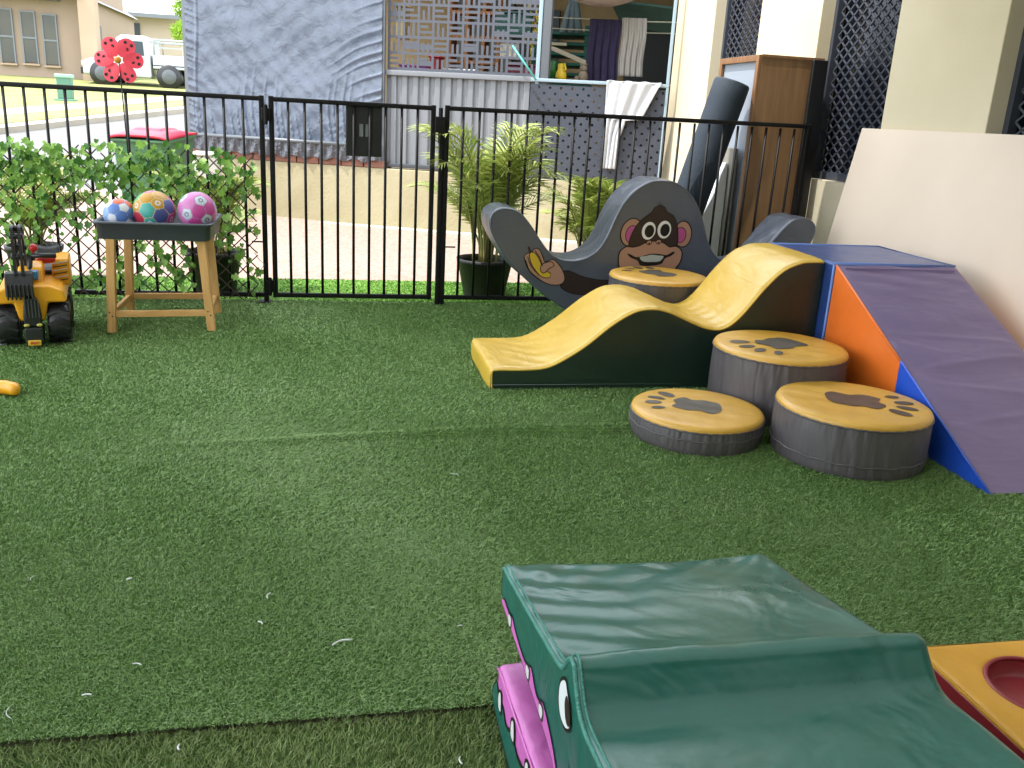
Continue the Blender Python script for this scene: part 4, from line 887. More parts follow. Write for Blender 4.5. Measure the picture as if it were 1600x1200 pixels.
M_ = MB(); P = [axis0+dirv*(L_-.004)+(a*math.cos(t)+b*math.sin(t))*(.02+.088*t/(8*PI)) for t in [k*8*PI/160 for k in range(161)]]; M_.tube(P, .004, 6); M_.build('spiral_edge', RM, ml)
BRD = mat('cream_board', 'dccab6', .5, c2='cfbcaa', c2scale=1.1, detail=7)
lb = thing('leaning_board', 'large pale cream board leaning on the wall behind the ramp', 'board', (2.95, 3.6, 0))
M_ = MB(); Mx = [(2.865, 4.915, 0.0), (2.865, 1.30, 0.0), (3.075, 1.30, 1.188), (3.075, 4.935, 1.188)]
vs = [Vector(p) for p in Mx]+[Vector(p)+Vector((.014, 0, -.002)) for p in Mx]; M_.add(vs, [(0, 1, 2, 3), (7, 6, 5, 4), (0, 4, 5, 1), (1, 5, 6, 2), (2, 6, 7, 3), (3, 7, 4, 0)]); M_.build('board_sheet', BRD, lb)
SHT = mat('white_plastic', 'e6e7e9', .4, var=.05)
M_ = MB(); P = smooth_pts([(2.39, 0), (2.37, .25), (2.40, .45), (2.47, .60), (2.53, .74), (2.56, .86), (2.60, .86), (2.60, 0)], 4); M_.prism(P, lambda a, b, t: (a, t, b), 5.68, 5.74)
o = M_.build('folded_sheet', SHT, None, .006, 2); tag(o, 'white folded plastic sheet standing between rolled mat and cabinet', 'plastic sheet')
M_ = MB(); M_.box((2.605, 5.62, .02), (2.632, 5.90, 1.02)); o = M_.build('grey_plank', mat('grey_plank', '8a867c', .6), None, .003, 1); tag(o, 'grey plank standing on end against the cabinet front', 'plank')

# ------------------------------------------------------------------ neighbour side: retaining wall and screens
A0 = Vector((-.89, 9.51)); D0 = Vector((.931, -.365)).normalized(); N0 = Vector((-D0.y, D0.x))
def RP(s, off, z): p = A0+D0*s+N0*off; return (p.x, p.y, z)
RB = Matrix(((D0.x, N0.x, 0, A0.x), (D0.y, N0.y, 0, A0.y), (0, 0, 1, 0), (0, 0, 0, 1)))   # wall-line frame: s, outward, up
def rbox(mb, s0, s1, o0, o1, z0, z1, mi=0): mb.box((s0, o0, z0), (s1, o1, z1), mi, RB)
RWM = mat('yellow_block', 'aba386', .9, c2='988f6e', c2scale=2.2, bump=.4, bscale=40)
rw = thing('retaining_wall', 'low pale yellow retaining wall across the driveway', 'retaining wall', RP(1, 0, 0))
M_ = MB(); rbox(M_, -.56, 4.3, 0, .2, -.1, .585); M_.build('wall', RWM, rw, .006, 2)
M_ = MB(); rbox(M_, -.56, 4.3, -.10, 0, -.05, .028); M_.build('footing', mat('white_concrete', 'b5afa2', .8, var=.05), rw, .01, 2)
M_ = MB()
s = -.56
while s < 1.45:
    rbox(M_, s, s+.222, -.008, .19, .587, .655); s += .232
M_.build('brick_cap', mat('brown_brick', '7d5546', .85, var=.2, vscale=9), rw, .004, 1)
tg = MB(); tg.add([RP(-.5, .2, .56), RP(9, .2, .56), RP(9, 9, .56), RP(-.5, 9, .9)], [(0, 1, 2, 3)]); struct(tg.build('neighbour_ground', mat('neighbour_paving', '9a8c74', .85, var=.1, vscale=2)))
# tarp screen
SC_F = mat('grey_steel', '5f6469', .4); 
tb = thing('tarp_screen', 'steel framed screen covered with crinkled blue grey plastic sheeting', 'screen', RP(.45, .05, .6))
m = vinyl('tarp_plastic', '4a5465', .24, (1.2, 1.2, 1.2), .22, 7, .15, .02, 1.4)
def tarp(u, v):
    s_ = -.53+2.0*u; z = .80+1.9*v; e0 = s_+.53; e1 = 1.47-s_
    pk = lambda q: 1.3*(1-abs(math.sin(q+.8*math.sin(q*.37)+.5*math.sin(q*1.3))))**3-.3   # sharp uneven creases
    d = .022*pk(s_*34+math.sin(z*7)*.9)*max(0, 1-v/(.30+.14*math.sin(s_*7)))**1.3
    d += .015*pk((z+.45*e1)*30+math.sin(s_*9)*.6)*max(0, 1-e1/(.55+.2*math.sin(z*9)))**1.4*(1-.5*math.sin(z*2.3)**2)
    d += .008*pk((z+.3*e0)*44)*max(0, 1-e0/.20)**1.4+.012*math.exp(-((e0-.10-.02*math.sin(z*4))/.012)**2)
    d += .006*math.sin(z*8+2*math.sin(s_*3))*math.sin(s_*5+z)+.0012*math.sin((z-s_*.5)*31+2*math.sin(s_*6))+.002*math.sin(s_*41+z*22+3*math.sin(z*5))*math.sin(z*11)
    d += -.03*math.sin(PI*u)*math.sin(PI*min(1, v))
    return RP(s_, -.015-d, z)
M_ = MB(); M_.grid(tarp, 180, 170); o = M_.build('plastic_sheet', m, tb, fix=False)
def flap(u, v):
    s_ = -.53+2.0*u; z = .80-.155*v-.015*math.sin(s_*30)*v; return RP(s_, -.03+.010*math.sin(s_*55+v*3)+.006*math.sin(s_*140), z)
M_ = MB(); M_.grid(flap, 160, 8); M_.build('sheet_flap', vinyl('tarp_flap', '45474e', .28, bump=.9, scale=14, dist=.02), tb, fix=False)
M_ = MB(); M_.tube([RP(-.54, -.03, .80), RP(1.47, -.03, .79)], .018, 10); rbox(M_, -.57, -.53, 0, .04, .65, 2.9); rbox(M_, 1.455, 1.49, 0, .04, .59, 2.9); rbox(M_, -.53, 1.455, 0, .03, 2.86, 2.9); M_.build('frame', SC_F, tb)
# corrugated steel fence
CBF = mat('grey_colorbond', '74777b', .45, var=.03, vscale=3)
cf = thing('steel_fence', 'light grey corrugated steel fence on top of the yellow wall', 'fence', RP(2.2, .1, .6))
def cor(u, v):
    s_ = 1.49+1.44*u; q = (s_*1/.108) % 1; tri = min(1, max(0, (abs(q-.5)*2-.45)/.2)); return RP(s_, .06+.022*tri, .62+.84*v)
M_ = MB(); M_.grid(cor, 230, 1, smooth=False); M_.build('sheet', CBF, cf, fix=False)
M_ = MB(); rbox(M_, 1.49, 2.93, .035, .115, 1.455, 1.502); M_.build('top_rail', CBF, cf, .004, 1)
M_ = MB(); rbox(M_, 1.49, 2.93, .035, .115, .60, .64); M_.build('bottom_rail', mat('dark_rail', '3d4146', .5), cf, .004, 1)
# laser cut lattice screen
LSC = mat('lattice_grey', '484b54', .5)
ls = thing('lattice_screen', 'dark grey basket weave cut screen above the steel fence', 'screen', RP(2.2, .08, 1.5))
M_ = MB(); rs = random.Random(5); cs = .143; s0_, z0_ = 1.50, 1.505; nc_, nr_ = 10, 9
for i in range(nc_):
    for j in range(nr_):
        a, z = s0_+i*cs, z0_+j*cs; hz = (i+j) % 2 == 0 if rs.random() < .8 else rs.random() < .5
        t_ = .024
        rbox(M_, a, a+t_, .07, .074, z, z+cs); rbox(M_, a+t_, a+cs, .07, .074, z, z+t_)
        for k in (1, 2):
            q = k*(cs/3)
            if hz: rbox(M_, a+t_+.001, a+cs-(0 if rs.random() < .6 else .035), .0705, .0735, z+q+.001, z+q+t_)
            else: rbox(M_, a+q+.001, a+q+t_, .0705, .0735, z+t_+.001, z+cs-(0 if rs.random() < .6 else .035))
        if rs.random() < .18: rbox(M_, a+t_, a+cs, .0715, .0725, z+cs*.33, z+cs*.66)
M_.build('cut_panel', LSC, ls, fix=False)
M_ = MB(); rbox(M_, 1.49, 2.93, .06, .09, 2.80, 2.84); M_.build('top_frame', LSC, ls)
# post and opening frame
po = thing('verandah_post', 'grey steel verandah post with a pale outer edge', 'post', RP(3.05, .1, .56))
M_ = MB(); rbox(M_, 2.975, 3.055, .06, .16, .56, 2.9); M_.build('post_shaft', mat('post_grey', '54585c', .5), po, .004, 1)
M_ = MB(); rbox(M_, 2.935, 2.972, .05, .12, 1.40, 2.9); M_.build('pale_channel', mat('pale_blue_steel', '8ea0aa', .4), po, .003, 1)
# perforated panel
pp_ = thing('perforated_panel', 'slate grey panel with rows of round holes beside the cream pillar', 'panel', RP(3.6, .05, .55))
m = bpy.data.materials.new('slate_panel'); m = mat('slate_panel', '3a3e48', .5, var=.1, vscale=5)
M_ = MB(); cs = .052; S0, S1, Z0, Z1 = 2.90, 4.16, .40, 1.46; nx = int((S1-S0)/cs); nz_ = int((Z1-Z0)/cs)
hole = []
for j in range(nz_):
    for i in range(nx):
        sa, za = S0+i*cs, Z0+j*cs; cxx, czz = sa+cs/2, za+cs/2; r_ = .0125 if (i+j) % 2 == 0 else 0
        if r_ == 0: M_.add([RP(sa, .04, za), RP(sa+cs, .04, za), RP(sa+cs, .04, za+cs), RP(sa, .04, za+cs)], [(0, 1, 2, 3)]); continue
        vs = []
        for k in range(8):
            t = PI/4*k+PI/8*0; c_, s__ = math.cos(t), math.sin(t); mxx = max(abs(c_), abs(s__)); vs.append(RP(cxx+c_*cs/2/mxx, .04, czz+s__*cs/2/mxx))
        for k in range(8): t = PI/4*k; vs.append(RP(cxx+r_*math.cos(t), .04, czz+r_*math.sin(t)))
        M_.add(vs, [(k, (k+1) % 8, 8+(k+1) % 8, 8+k) for k in range(8)])
M_.build('perforated_sheet', m, pp_, fix=False)
M_ = MB(); rbox(M_, 2.90, 4.17, .03, .06, 1.462, 1.492); rbox(M_, 4.145, 4.17, .03, .06, .5, 1.462); rbox(M_, 4.14, 4.17, .03, .06, 1.492, 2.9); M_.build('pale_frame', mat('pale_blue_steel', '8ea0aa', .4), pp_, .003, 1)
# neighbour verandah behind: tan wall, dark roof
nv = thing('neighbour_verandah', 'dim neighbouring verandah with a tan back wall', 'house', RP(4, 3.5, .56))
M_ = MB(); rbox(M_, -.4, 8.0, 4.0, 4.2, .5, 3.3); M_.build('back_wall', mat('tan_wall', '9a845f', .8, var=.08), nv)
M_ = MB(); rbox(M_, 1.2, 2.0, 3.8, 3.98, .5, 2.9); M_.build('grey_door', mat('verandah_grey', '5d605f', .7), nv)
M_ = MB(); rbox(M_, 2.05, 2.6, 3.9, 3.99, 1.5, 2.5); M_.build('window', mat('verandah_dark', '20282a', .3), nv)
M_ = MB(); rbox(M_, -.5, 8.0, .15, 4.3, 2.95, 3.05); M_.build('roof', mat('dark_soffit', '3a3a38', .7), nv)
M_ = MB(); rbox(M_, 5.2, 5.4, .8, 4.0, .5, 2.95); M_.build('side_wall', mat('dark_side_wall', '3b3a33', .8), nv)
M_ = MB(); rbox(M_, 3.5, 5.2, 3.92, 3.99, .56, 2.6); M_.build('doorway', mat('doorway_dark', '17191a', .5), nv)
CL = mat('line_wire', 'b6b39a', .5)
ln = thing('clothes_line', 'pale wire clothes line strung across the verandah opening', 'clothes line', RP(3.8, 1.0, 2.0))
for dz, do in ((2.105, 0.85), (2.03, 1.15)):
    M_ = MB(); M_.tube([RP(2.6, do, dz), RP(3.9, do, dz-.01), RP(5.2, do, dz+.01)], .006, 6); M_.build('wire', CL, ln)
def cloth(name, label, s0, s1, z0, z1, o, m, seed, cat='towel', flare=0., dz=0, grp=None):
    rs = random.Random(seed); ph = rs.uniform(0, 6)
    def f(u, v):
        w_ = 1+flare*v; s_ = (s0+s1)/2+(u-.5)*(s1-s0)*w_; z = z1-(z1-z0)*v+dz*u*v; return RP(s_+.006*math.sin(v*7+ph), o+(.018*math.sin(u*26+ph+v*1.5)+.010*math.sin(u*55+ph))*(.4+.6*v)-.012, z)
    M_ = MB(); M_.grid(f, 60, 24); ob = M_.build(name, m, None, fix=False); md = ob.modifiers.new('s', 'SOLIDIFY'); md.thickness = .006; tag(ob, label, cat, grp); return ob
cloth('towel', 'dark purple towel hanging from the clothes line', 3.32, 3.635, 1.50, 2.10, .83, mat('towel_purple', '2e2641', .9, var=.15, vscale=20, bump=.3), 1)
cloth('towel', 'off-white towel hanging from the clothes line beside the purple one', 3.645, 3.885, 1.58, 2.12, .82, mat('towel_offwhite', 'a59f96', .9, var=.06, bump=.3), 2)
# big white towel draped on the panel, long tail to the left
TW = mat('towel_white', 'b9bbbe', .9, var=.03, bump=.3, bscale=40)
def wtow(u, v):
    sl_, sr = 3.605, 4.10; bl = 3.62+.02*v; 
    srr = sr-(.0 if v < .05 else 1)*min(1, v*1.25)*(sr-3.80) if v < .45 else 3.80-.03*min(1, (v-.45)*6)-.055*(v-.45)
    if v > .42: srr = min(srr, 3.80-.05*(v-.42)/.58)
    s_ = sl_+.01*v+(srr-sl_)*u; zend = .72; z = 1.498-(1.498-zend)*v
    if u > .45: z = 1.498-(1.498-zend)*v*(1.0)
    return RP(s_, .018-.02*v*0+.010*math.sin(u*24+v*2)+.008*math.sin(u*9+v*5)-.02, z)
M_ = MB(); M_.grid(wtow, 50, 60)
M_.grid(lambda u, v: RP(3.605+.495*u, .0+.06*v, 1.499+.006*math.sin(u*20)), 30, 4)
ob = M_.build('towel', TW, None, fix=False); md = ob.modifiers.new('s', 'SOLIDIFY'); md.thickness = .006; tag(ob, 'bright white towel draped over the perforated panel with a long tail', 'towel')
# stacked green cots
GCT = mat('cot_green', '0f5a4c', .5)
for k in range(8):
    M_ = MB(); z = 1.28+k*.105; c0 = thing('stacking_cot', 'green stacking bed, %s in the stack behind the post' % ('lowest', 'second from the bottom', 'third from the bottom', 'fourth from the bottom', 'fourth from the top', 'third from the top', 'second from the top', 'topmost')[k], 'stacking bed', RP(3.2, 2.0, z), 'green stacked beds')
    rbox(M_, 2.62, 3.26, 1.7, 2.3, z, z+.035); M_.build('bed_sheet', GCT, c0, .006, 1)
    
    for q_ in (3.19, 2.63): M_ = MB(); rbox(M_, q_, q_+.06, 1.69, 1.75, z+.036, z+.104); M_.build('leg', GCT, c0)
M_ = MB(); rbox(M_, 2.60, 3.3, 1.6, 2.4, .56, 1.278); tag(M_.build('cot_trolley', mat('trolley_dark', '26302c', .6), None, .01, 1), 'dark low trolley under the stack of green beds', 'trolley')
WP = mat('cream_plank', 'c9c0a4', .6)
M_ = MB(); M_.bar(RP(2.80, 1.2, 1.88), RP(3.45, 1.15, 1.65), .07, .045); tag(M_.build('plank', WP, None, .004, 1), 'cream plank sloping down in front of the green beds', 'plank')
M_ = MB(); M_.bar(RP(2.6, 1.3, 1.89), RP(3.05, 1.3, 1.89), .06, .03); tag(M_.build('plank', WP, None, .004, 1), 'short level cream plank above the sloping one', 'plank')
M_ = MB(); M_.bar(RP(2.95, .75, 1.50), RP(4.3, .75, 1.50), .35, .03); tag(M_.build('bench', mat('bench_grey', '5a5d55', .6), None, .004, 1), 'grey bench top behind the perforated panel', 'bench')
M_ = MB(); M_.lathe([(.001, 0), (.05, 0), (.056, .04), (.05, .08), (.034, .11), (.04, .14), (.03, .16), (.001, .165)], RP(3.10, .62, 1.50), 20); M_.tube([RP(3.09, .60, 1.56), RP(3.15, .58, 1.61), RP(3.13, .6, 1.66)], .012, 8); tag(M_.build('toy_jug', mat('jug_yellow', 'd8b418', .4), None), 'bright yellow plastic jug on the bench behind the panel', 'toy')
M_ = MB(); M_.lathe([(.001, 0), (.034, 0), (.036, .12), (.026, .16), (.028, .18), (.001, .19)], RP(3.015, .66, 1.50), 16); tag(M_.build('green_bottle', mat('bottle_green', '2f6b2c', .4), None), 'green bottle beside the yellow jug', 'bottle')
M_ = MB(); M_.sphere(RP(3.31, .7, 1.55), .05, 12, 8, sc3=(1, 1, 1.25)); M_.sphere(RP(3.31, .7, 1.63), .038, 12, 8); M_.sphere(RP(3.285, .68, 1.665), .014, 8, 6); M_.sphere(RP(3.335, .68, 1.665), .014, 8, 6); M_.sphere(RP(3.25, .68, 1.53), .028, 8, 6); tag(M_.build('soft_toy', mat('plush_grey', '847b66', .9, c2='7a5a4c', c2scale=9), None), 'grey brown plush toy sitting left of the purple towel', 'soft toy')
M_ = MB(); M_.add([RP(3.50, .95, 2.30), RP(4.8, .95, 2.20), RP(4.8, 1.5, 2.00), RP(3.60, 1.4, 2.12), RP(3.50, .97, 2.28), RP(4.8, .97, 2.18), RP(4.8, 1.5, 1.98), RP(3.60, 1.4, 2.10)], [(0, 1, 2, 3), (4, 7, 6, 5), (0, 4, 5, 1), (1, 5, 6, 2), (2, 6, 7, 3), (3, 7, 4, 0)]); 
can = M_.build('shade_canopy', mat('canopy_teal', '4f6f6a', .6, var=.1), None); tag(can, 'dull teal shade canopy hanging at the right of the verandah', 'canopy')
M_ = MB(); M_.grid(lambda u, v: RP(2.93+.24*u*(.35+.65*v)+.09*(1-v), 1.5+.04*math.sin(u*20), 2.34-.32*v), 24, 12); o = M_.build('folded_umbrella', mat('umbrella_grey', '5d6c70', .7, var=.1), None); md = o.modifiers.new('s', 'SOLIDIFY'); md.thickness = .02; tag(o, 'grey folded umbrella hanging behind the post', 'umbrella')
M_ = MB(); M_.lathe([(.001, -.10), (.16, -.085), (.30, -.04), (.40, .03), (.405, .04), (.30, -.02), (.001, -.07)], RP(3.44, .55, 2.285), 40); tag(M_.build('paper_lantern', mat('pale_fabric', 'b7a89e', .8, c2='a08f8a', c2scale=7), None), 'pale round fabric hanging at the top of the opening', 'hanging fabric')
M_ = MB(); M_.tube([RP(2.72, -.03, 1.76), RP(2.96, -.035, 1.47)], .009, 8); tag(M_.build('turquoise_pole', mat('pole_turquoise', '4fa99a', .4), None), 'thin turquoise pole leaning across the lattice screen', 'pole')
# things seen through the lattice
OR = wood('orange_pine', 'a9713f', '8c5a30', 2)
sh = thing('toy_shelf', 'orange brown wooden shelf unit seen through the lattice screen', 'shelf', RP(2.2, .7, .56))
for s_ in (1.95, 2.12, 2.29, 2.44): M_ = MB(); rbox(M_, s_, s_+.03, .6, .85, .6, 2.25); M_.build('upright', OR, sh)
for z in (1.62, 1.85, 2.08): M_ = MB(); rbox(M_, 1.95, 2.47, .605, .855, z, z+.03); M_.build('shelf_board', OR, sh)
for i, (s_, w_, z, h_, c_, nm, lb_, ct) in enumerate([(1.56, .30, 1.50, .07, 'a868a4', 'purple_tub', 'purple tub on the fence line at the left of the lattice', 'tub'), (1.86, .10, 1.52, .14, 'a02c34', 'red_tub', 'red tub beside the purple tub behind the lattice', 'tub'), (1.99, .35, 1.50, .05, 'c9cdd0', 'white_tray', 'white tray low behind the middle of the lattice', 'tray'), (2.62, .30, 1.52, .10, '6d1f34', 'maroon_tub', 'maroon tub low behind the right of the lattice', 'tub'), (2.55, .16, 1.66, .16, 'b9b4a0', 'cream_box', 'cream box behind the right of the lattice', 'box'), (2.50, .34, 1.86, .22, '13463e', 'green_crate', 'dark green crate high behind the right of the lattice', 'crate'), (1.52, .09, 1.8, .30, 'b0a070', 'tan_bin', 'tan bin behind the left edge of the lattice', 'bin')]):
    M_ = MB(); rbox(M_, s_, s_+w_, .25, .42, z, z+h_-.02); rbox(M_, s_-.01, s_+w_+.01, .24, .43, z+h_-.0195, z+h_); tag(M_.build(nm, mat('goods_'+c_, c_, .5), None, .006, 1), lb_, ct)
M_ = MB(); rbox(M_, 1.45, 2.93, .24, .55, 1.44, 1.495); tag(M_.build('counter', mat('counter_grey', '3c3d3c', .7), None), 'dark counter top just behind the steel fence', 'counter')
M_ = MB(); P = [RP(2.80, .2, 1.80)]
for i in range(60): 
    c = Vector(RP(2.84+random.gauss(0, .045), .3+random.gauss(0, .03), 1.95+random.gauss(0, .07))); leaf(M_, c, (random.gauss(0, 1), -1, random.gauss(0, 1)), (0, 0, 1), .05, False)
M_.tube([RP(2.84, .3, 1.5), RP(2.84, .3, 2.0)], .006, 5)
tag(M_.build('yellow_flowers', leafmat('yellow_petal', 'b9a021', 'd8cf6a'), None, fix=False), 'yellow flowers beside the verandah post', 'flowers')

# ------------------------------------------------------------------ wheelie bin
WBG = mat('bin_green', '3f6a46', .5, var=.06); WBR = mat('bin_red', 'b8263e', .45)
wb = thing('wheelie_bin', 'green wheelie bin with a red lid left of the tarp screen', 'bin', (-1.45, 8.1, 0))
BMX = Matrix.Translation((-1.46, 8.15, 0)) @ Matrix.Rotation(R(-14), 4, 'Z')
M_ = MB(); w0, w1 = .19, .235
vs = [(-w0, -.20, .05), (w0, -.20, .05), (w0, .20, .05), (-w0, .20, .05), (-w1, -.28, .80), (w1, -.28, .80), (w1, .27, .84), (-w1, .27, .84)]
M_.add([BMX @ Vector(p) for p in vs], [(0, 3, 2, 1), (4, 5, 6, 7), (0, 1, 5, 4), (1, 2, 6, 5), (2, 3, 7, 6), (3, 0, 4, 7)]); M_.build('bin_body', WBG, wb, .02, 3)
M_ = MB(); M_.add([BMX @ Vector(p) for p in [(-w1-.015, -.30, .775), (w1+.015, -.30, .775), (w1+.015, .28, .815), (-w1-.015, .28, .815), (-w1-.015, -.30, .80), (w1+.015, -.30, .80), (w1+.015, .28, .845), (-w1-.015, .28, .845)]], [(0, 3, 2, 1), (4, 5, 6, 7), (0, 1, 5, 4), (1, 2, 6, 5), (2, 3, 7, 6), (3, 0, 4, 7)]); M_.build('bin_rim', WBG, wb, .008, 2)
M_ = MB(); M_.grid(lambda u, v: BMX @ Vector(((u-.5)*(2*w1+.03)*(1), -.31+.60*v, .815+.045*v+.045*(1-abs(2*u-1)**4)*math.sin(PI*min(1, v*1.0+.08))**.5+(.012 if .25 < u < .75 and v > .3 else 0))), 24, 24); o = M_.build('lid', WBR, wb); md = o.modifiers.new('s', 'SOLIDIFY'); md.thickness = .02
M_ = MB(); M_.tube([BMX @ Vector((-w1, .33, .85)), BMX @ Vector((w1, .33, .85))], .014, 8); M_.build('handle', WBG, wb)
for sx in (-1, 1):
    M_ = MB(); M_.lathe([(.001, -.02), (.07, -.02), (.09, -.01), (.09, .01), (.07, .02), (.001, .02)], tuple(BMX @ Vector((sx*.22, .24, .09))), 20, axis='x'); M_.build('wheel', TBK, wb)
M_ = MB(); M_.box((-1.29, 9.0, .0), (-1.05, 9.25, .62)); M_.box((-1.30, 8.99, .62), (-1.04, 9.26, .66)); tag(M_.build('white_tub', mat('tub_white', 'c4c2b4', .6), None, .02, 2), 'white tub behind the wheelie bin under the tarp', 'tub')

# ------------------------------------------------------------------ street houses, utility box, ute, tree
HW = mat('street_render', '9c8979', .85, var=.05, vscale=1.2); HT = mat('render_trim', 'a8937c', .85); WG = mat('blind_glass', '3e4244', .2, c2='57554a', c2scale=.6); RFM = mat('street_roof', '9a9ea2', .6); GUT = mat('gutter_grey', '6f757a', .5); DK = mat('door_dark', '3d444b', .5)
gz = lambda x, y: ground_z(x, y)
h1 = thing('street_house', 'pinkish beige house with three tall narrow windows across the street', 'house', (-8, 25, .95))
M_ = MB(); M_.box((-14, 24, .7), (-5.75, 30, 3.35)); M_.build('front_wall', HW, h1)
for a, z0, z1 in ((-7.55, 1.70, 2.86), (-7.06, 1.72, 2.84), (-6.60, 1.70, 2.80)):
    M_ = MB(); M_.box((a, 23.95, z0+.02), (a+.27, 23.99, z1)); f_ = M_.build('window', WG, h1)
    M_ = MB(); M_.box((a-.03, 23.93, z0-.01), (a, 24, z1+.03)); M_.box((a+.27, 23.93, z0-.01), (a+.30, 24, z1+.03)); M_.box((a, 23.93, z1), (a+.27, 24, z1+.03)); M_.box((a, 23.93, (z0+z1)/2-.02), (a+.27, 23.948, (z0+z1)/2+.02)); M_.build('frame', GUT, f_)
    M_ = MB(); M_.box((a-.05, 23.90, z0-.05), (a+.32, 24, z0-.012)); M_.build('sill', HT, f_)
M_ = MB(); M_.box((-14.3, 23.45, 3.12), (-6.2, 24.0, 3.30)); M_.build('eave', GUT, h1)
M_ = MB(); M_.add([(-14.3, 23.45, 3.26), (-5.6, 23.45, 3.26), (-8, 27, 4.8), (-14.3, 27, 4.8), (-5.6, 30, 3.26), (-14.3, 30, 3.26)], [(0, 1, 2, 3), (1, 4, 2), (4, 5, 3, 2)]); M_.build('roof', RFM, h1)
M_ = MB(); M_.box((-5.72, 23.55, .7), (-5.36, 23.95, 3.9)); M_.build('porch_column', HT, h1)
M_ = MB(); M_.box((-8, 24.9, .7), (-5.74, 28.6, 4.6)); M_.build('porch_wall', mat('street_render_dim', '9c8877', .85), h1)
M_ = MB(); M_.box((-5.75, 24.95, .9), (-5.72, 25.75, 2.75)); M_.build('door', DK, h1)
KM = Matrix.Translation((0, 0, 1.15)) @ Matrix.Scale(1.225, 4) @ Matrix.Translation((0, 0, -1.15))
for o_ in list(bpy.data.objects):
    if o_.type == 'MESH' and (o_.parent == h1 or (o_.parent and o_.parent.parent == h1)): o_.data.transform(KM)
h2 = thing('street_house', 'farther pale house with a white roof behind the parked ute', 'house', (-7, 40, 2.1))
M_ = MB(); M_.box((-8.7, 40, 1.8), (-5.9, 47, 4.15)); M_.build('front_wall', mat('far_render', 'b9ab9a', .85), h2)
M_ = MB(); M_.add([(-9.3, 39.4, 4.15), (-5.7, 39.4, 4.22), (-5.9, 43, 6.3), (-8.4, 43, 6.3), (-9.3, 47, 4.15), (-5.7, 47, 4.2)], [(0, 1, 2, 3), (0, 3, 4), (3, 2, 5, 4), (1, 5, 2)]); M_.build('roof', mat('white_roof', 'c9c9c6', .5), h2)
M_ = MB(); M_.box((-9.3, 39.32, 4.05), (-5.7, 39.42, 4.2)); M_.build('gutter', GUT, h2)
M_ = MB(); M_.box((-7.75, 39.93, 3.2), (-7.45, 39.99, 3.85)); M_.build('window', DK, h2)
M_ = MB(); M_.box((-5.84, 21.45, .80), (-5.42, 21.75, .97)); bxx = tag(M_.build('utility_box', mat('utility_green', '537d68', .6), None, .02, 2), 'low green utility pillar on the grass before the windows', 'utility box')
M_ = MB(); M_.box((-5.78, 21.50, .96), (-5.48, 21.72, 1.42)); M_.build('upper_case', mat('utility_green', '537d68', .6), bxx, .03, 2)
M_ = MB(); M_.box((-5.80, 21.48, 1.40), (-5.46, 21.74, 1.48)); M_.build('cap', mat('utility_pale', '86ab98', .6), bxx, .02, 2)
# ute (faces left), built along x at y=28
UW = mat('ute_white', 'b2b7bb', .3, coat=.5); UG = mat('ute_glass', '27343c', .1)
ut = thing('parked_ute', 'white single cab tray ute parked on the street', 'ute', (-5.2, 28.4, 1.3))
ub = [(-6.72, 1.62), (-6.70, 1.92), (-6.62, 2.02), (-6.10, 2.12), (-5.78, 2.62), (-5.65, 2.70), (-5.02, 2.70), (-4.93, 2.62), (-4.92, 1.60)]
M_ = MB(); M_.prism(ub, lambda a, b, t: (a, t, b), 27.62, 29.2); M_.build('cab_body', UW, ut, .05, 3)
M_ = MB(); M_.prism([(-5.55, 2.18), (-5.50, 2.55), (-5.10, 2.55), (-5.08, 2.18)], lambda a, b, t: (a, t, b), 27.605, 27.63); M_.build('side_window', UG, ut)
M_ = MB(); M_.prism([(-5.98, 2.17), (-5.70, 2.55), (-5.62, 2.55), (-5.62, 2.17)], lambda a, b, t: (a, t, b), 27.605, 27.63); M_.build('side_window', UG, ut)
M_ = MB(); M_.box((-4.86, 27.6, 1.95), (-3.2, 29.2, 2.22)); M_.box((-4.86, 27.6, 1.86), (-3.2, 29.2, 1.93)); M_.build('tray', mat('ute_tray', 'aab0b4', .4, metal=.3), ut, .01, 1)
M_ = MB()
for y in (27.66, 29.1): M_.tube([(-4.82, y, 2.2), (-4.82, y, 2.62), (-3.2, y, 2.62)], .03, 6)
M_.bar((-4.84, 27.66, 2.42), (-3.2, 27.66, 2.42), .03); M_.bar((-4.82, 27.64, 2.60), (-4.82, 29.12, 2.60), .05); M_.build('ladder_rack', mat('ute_rack', '9fa5a8', .4, metal=.4), ut)
for x in (-6.20, -4.45):
    for y in (27.68, 29.05):
        M_ = MB(); M_.lathe([(.001, -.1), (.19, -.1), (.2, -.08), (.31, -.09), (.34, -.05), (.34, .05), (.31, .09), (.001, .1)], (x, y, 1.66), 28, axis='y'); wh = M_.build('wheel', TBK, ut)
        M_ = MB(); M_.lathe([(.001, -.112), (.05, -.115), (.13, -.104), (.17, -.085)], (x, y, 1.66), 24, axis='y'); M_.lathe([(.001, .112), (.06, .115), (.18, .104), (.2, .09)], (x, y, 1.66), 24, axis='y'); M_.build('hubcap', mat('hub_silver', '565a5d', .4, metal=.3), wh)
M_ = MB(); M_.box((-6.76, 27.62, 1.62), (-6.70, 29.18, 1.80)); M_.build('bumper', TBK, ut, .01, 1)
M_ = MB(); M_.box((-6.74, 27.66, 1.84), (-6.66, 27.95, 1.97)); M_.build('headlight', mat('lamp_clear', 'c9ccc8', .2), ut, .01, 1)
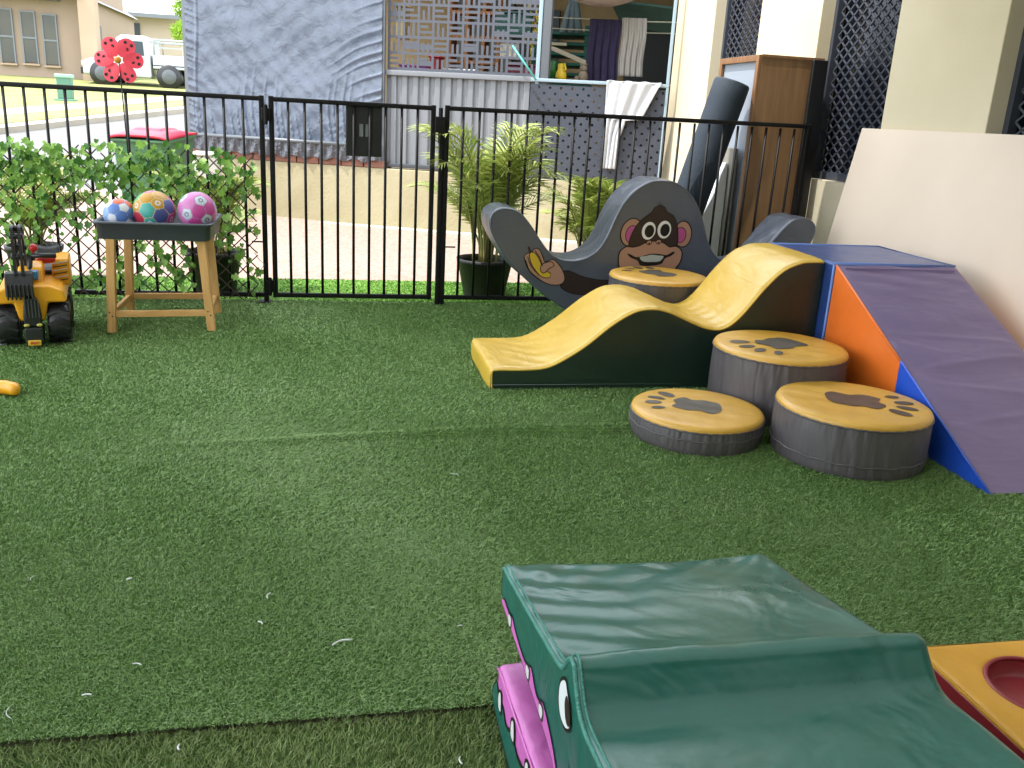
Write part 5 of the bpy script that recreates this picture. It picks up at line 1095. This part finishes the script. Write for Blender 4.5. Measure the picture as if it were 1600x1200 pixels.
# street tree
tt = thing('street_tree', 'lime green leafy tree beyond the ute at the tarp edge', 'tree', (-4.4, 33, 1.6))
M_ = MB(); M_.tube([(-4.4, 33, 1.5), (-4.42, 33, 2.4), (-4.3, 33, 3.2)], [.12, .10, .06], 8); M_.tube([(-4.4, 33, 2.4), (-4.8, 33.1, 3.1), (-5.1, 33.2, 3.5)], [.06, .04, .02], 6); M_.tube([(-4.4, 33, 2.5), (-4.0, 32.9, 3.2), (-3.7, 33, 3.7)], [.06, .04, .02], 6); M_.build('trunk', mat('bark', '5d4c3a', .9), tt)
M_ = MB(); rs = random.Random(4); blobs = [(-4.45+rs.gauss(0, .5), 33+rs.gauss(0, .5), 3.55+rs.gauss(0, .38), rs.uniform(.22, .4)) for _ in range(16)]
for i in range(3600):
    bx_, by_, bz_, br = rs.choice(blobs); d = Vector((rs.gauss(0, 1), rs.gauss(0, 1), rs.gauss(0, 1))).normalized()*br*rs.uniform(.5, 1.1)
    leaf(M_, (bx_+d.x, by_+d.y, bz_+d.z), (rs.gauss(0, 1), rs.gauss(-.3, 1), rs.gauss(.6, 1)), (rs.gauss(0, 1), .1, 1), rs.uniform(.06, .11), False)
M_.build('crown', leafmat('tree_leaf', '6f9a24', 'a9c93e', .5, .4), tt, fix=False)

# ------------------------------------------------------------------ scraps on the turf
SCW = mat('scrap_white', 'cfd2d2', .5)
scr = [(.018, 1.725, .045, 20, .0028, 'largest white plastic strip on the turf left of the crocodile'), (-.152, 1.939, .026, 80, .002, 'short curved white scrap on the turf above the largest strip'), (-.164, 1.822, .016, -50, .002, 'tiny hooked white scrap beside the darker turf patch'), (-.488, 2.051, .012, 30, .003, 'small white curl on the turf at the left'), (.387, 2.637, .030, -30, .0012, 'wavy white thread on the turf in the middle of the play area'), (-.401, 1.69, .02, -20, .0016, 'thin pale scrap on the turf at lower left'), (-.475, 1.597, .018, 0, .0022, 'short pale scrap nearest the darker turf edge at left'), (.229, 1.34, .02, 95, .002, 'pale scrap on the duller turf strip'), (-.28, 1.44, .016, 100, .0024, 'cream scrap lying on the turf join'), (.284, 1.762, .012, 10, .0018, 'tiny white scrap on the turf beside the crocodile snout'), (-.713, 2.08, .022, 80, .001, 'thin pale thread near the left picture edge'), (-.60, 1.56, .04, 110, .001, 'long thin pale hair at the lower left corner')]
for x, y, l, a, r_, lb_ in scr:
    P = []; 
    for k in range(7):
        t = (k/6-.5)*l; cv = .18*l*math.sin(PI*k/6)+(.12*l*math.sin(2*PI*k/3) if 'wavy' in lb_ else 0); P.append((x+t*math.cos(R(a))-cv*math.sin(R(a)), y+t*math.sin(R(a))+cv*math.cos(R(a)), turf_z(x, y)+.022))
    M_ = MB(); M_.tube(P, r_*.75, 6); tag(M_.build('plastic_scrap', SCW, None), lb_, 'scrap', 'pale scraps on the turf')
M_ = MB(); rs = random.Random(2)
for k in range(5): leaf(M_, (.93+rs.uniform(-.015, .015), 1.60+rs.uniform(-.01, .01), .022+k*.001), (rs.gauss(0, .4), rs.gauss(0, .4), 1), (rs.gauss(0, 1), 1, 0), .022, False)
tag(M_.build('dead_leaf', mat('dead_leaf', '5a3a2a', .8), None, fix=False), 'crumpled brown dead leaf beyond the far corner of the crocodile', 'leaf')
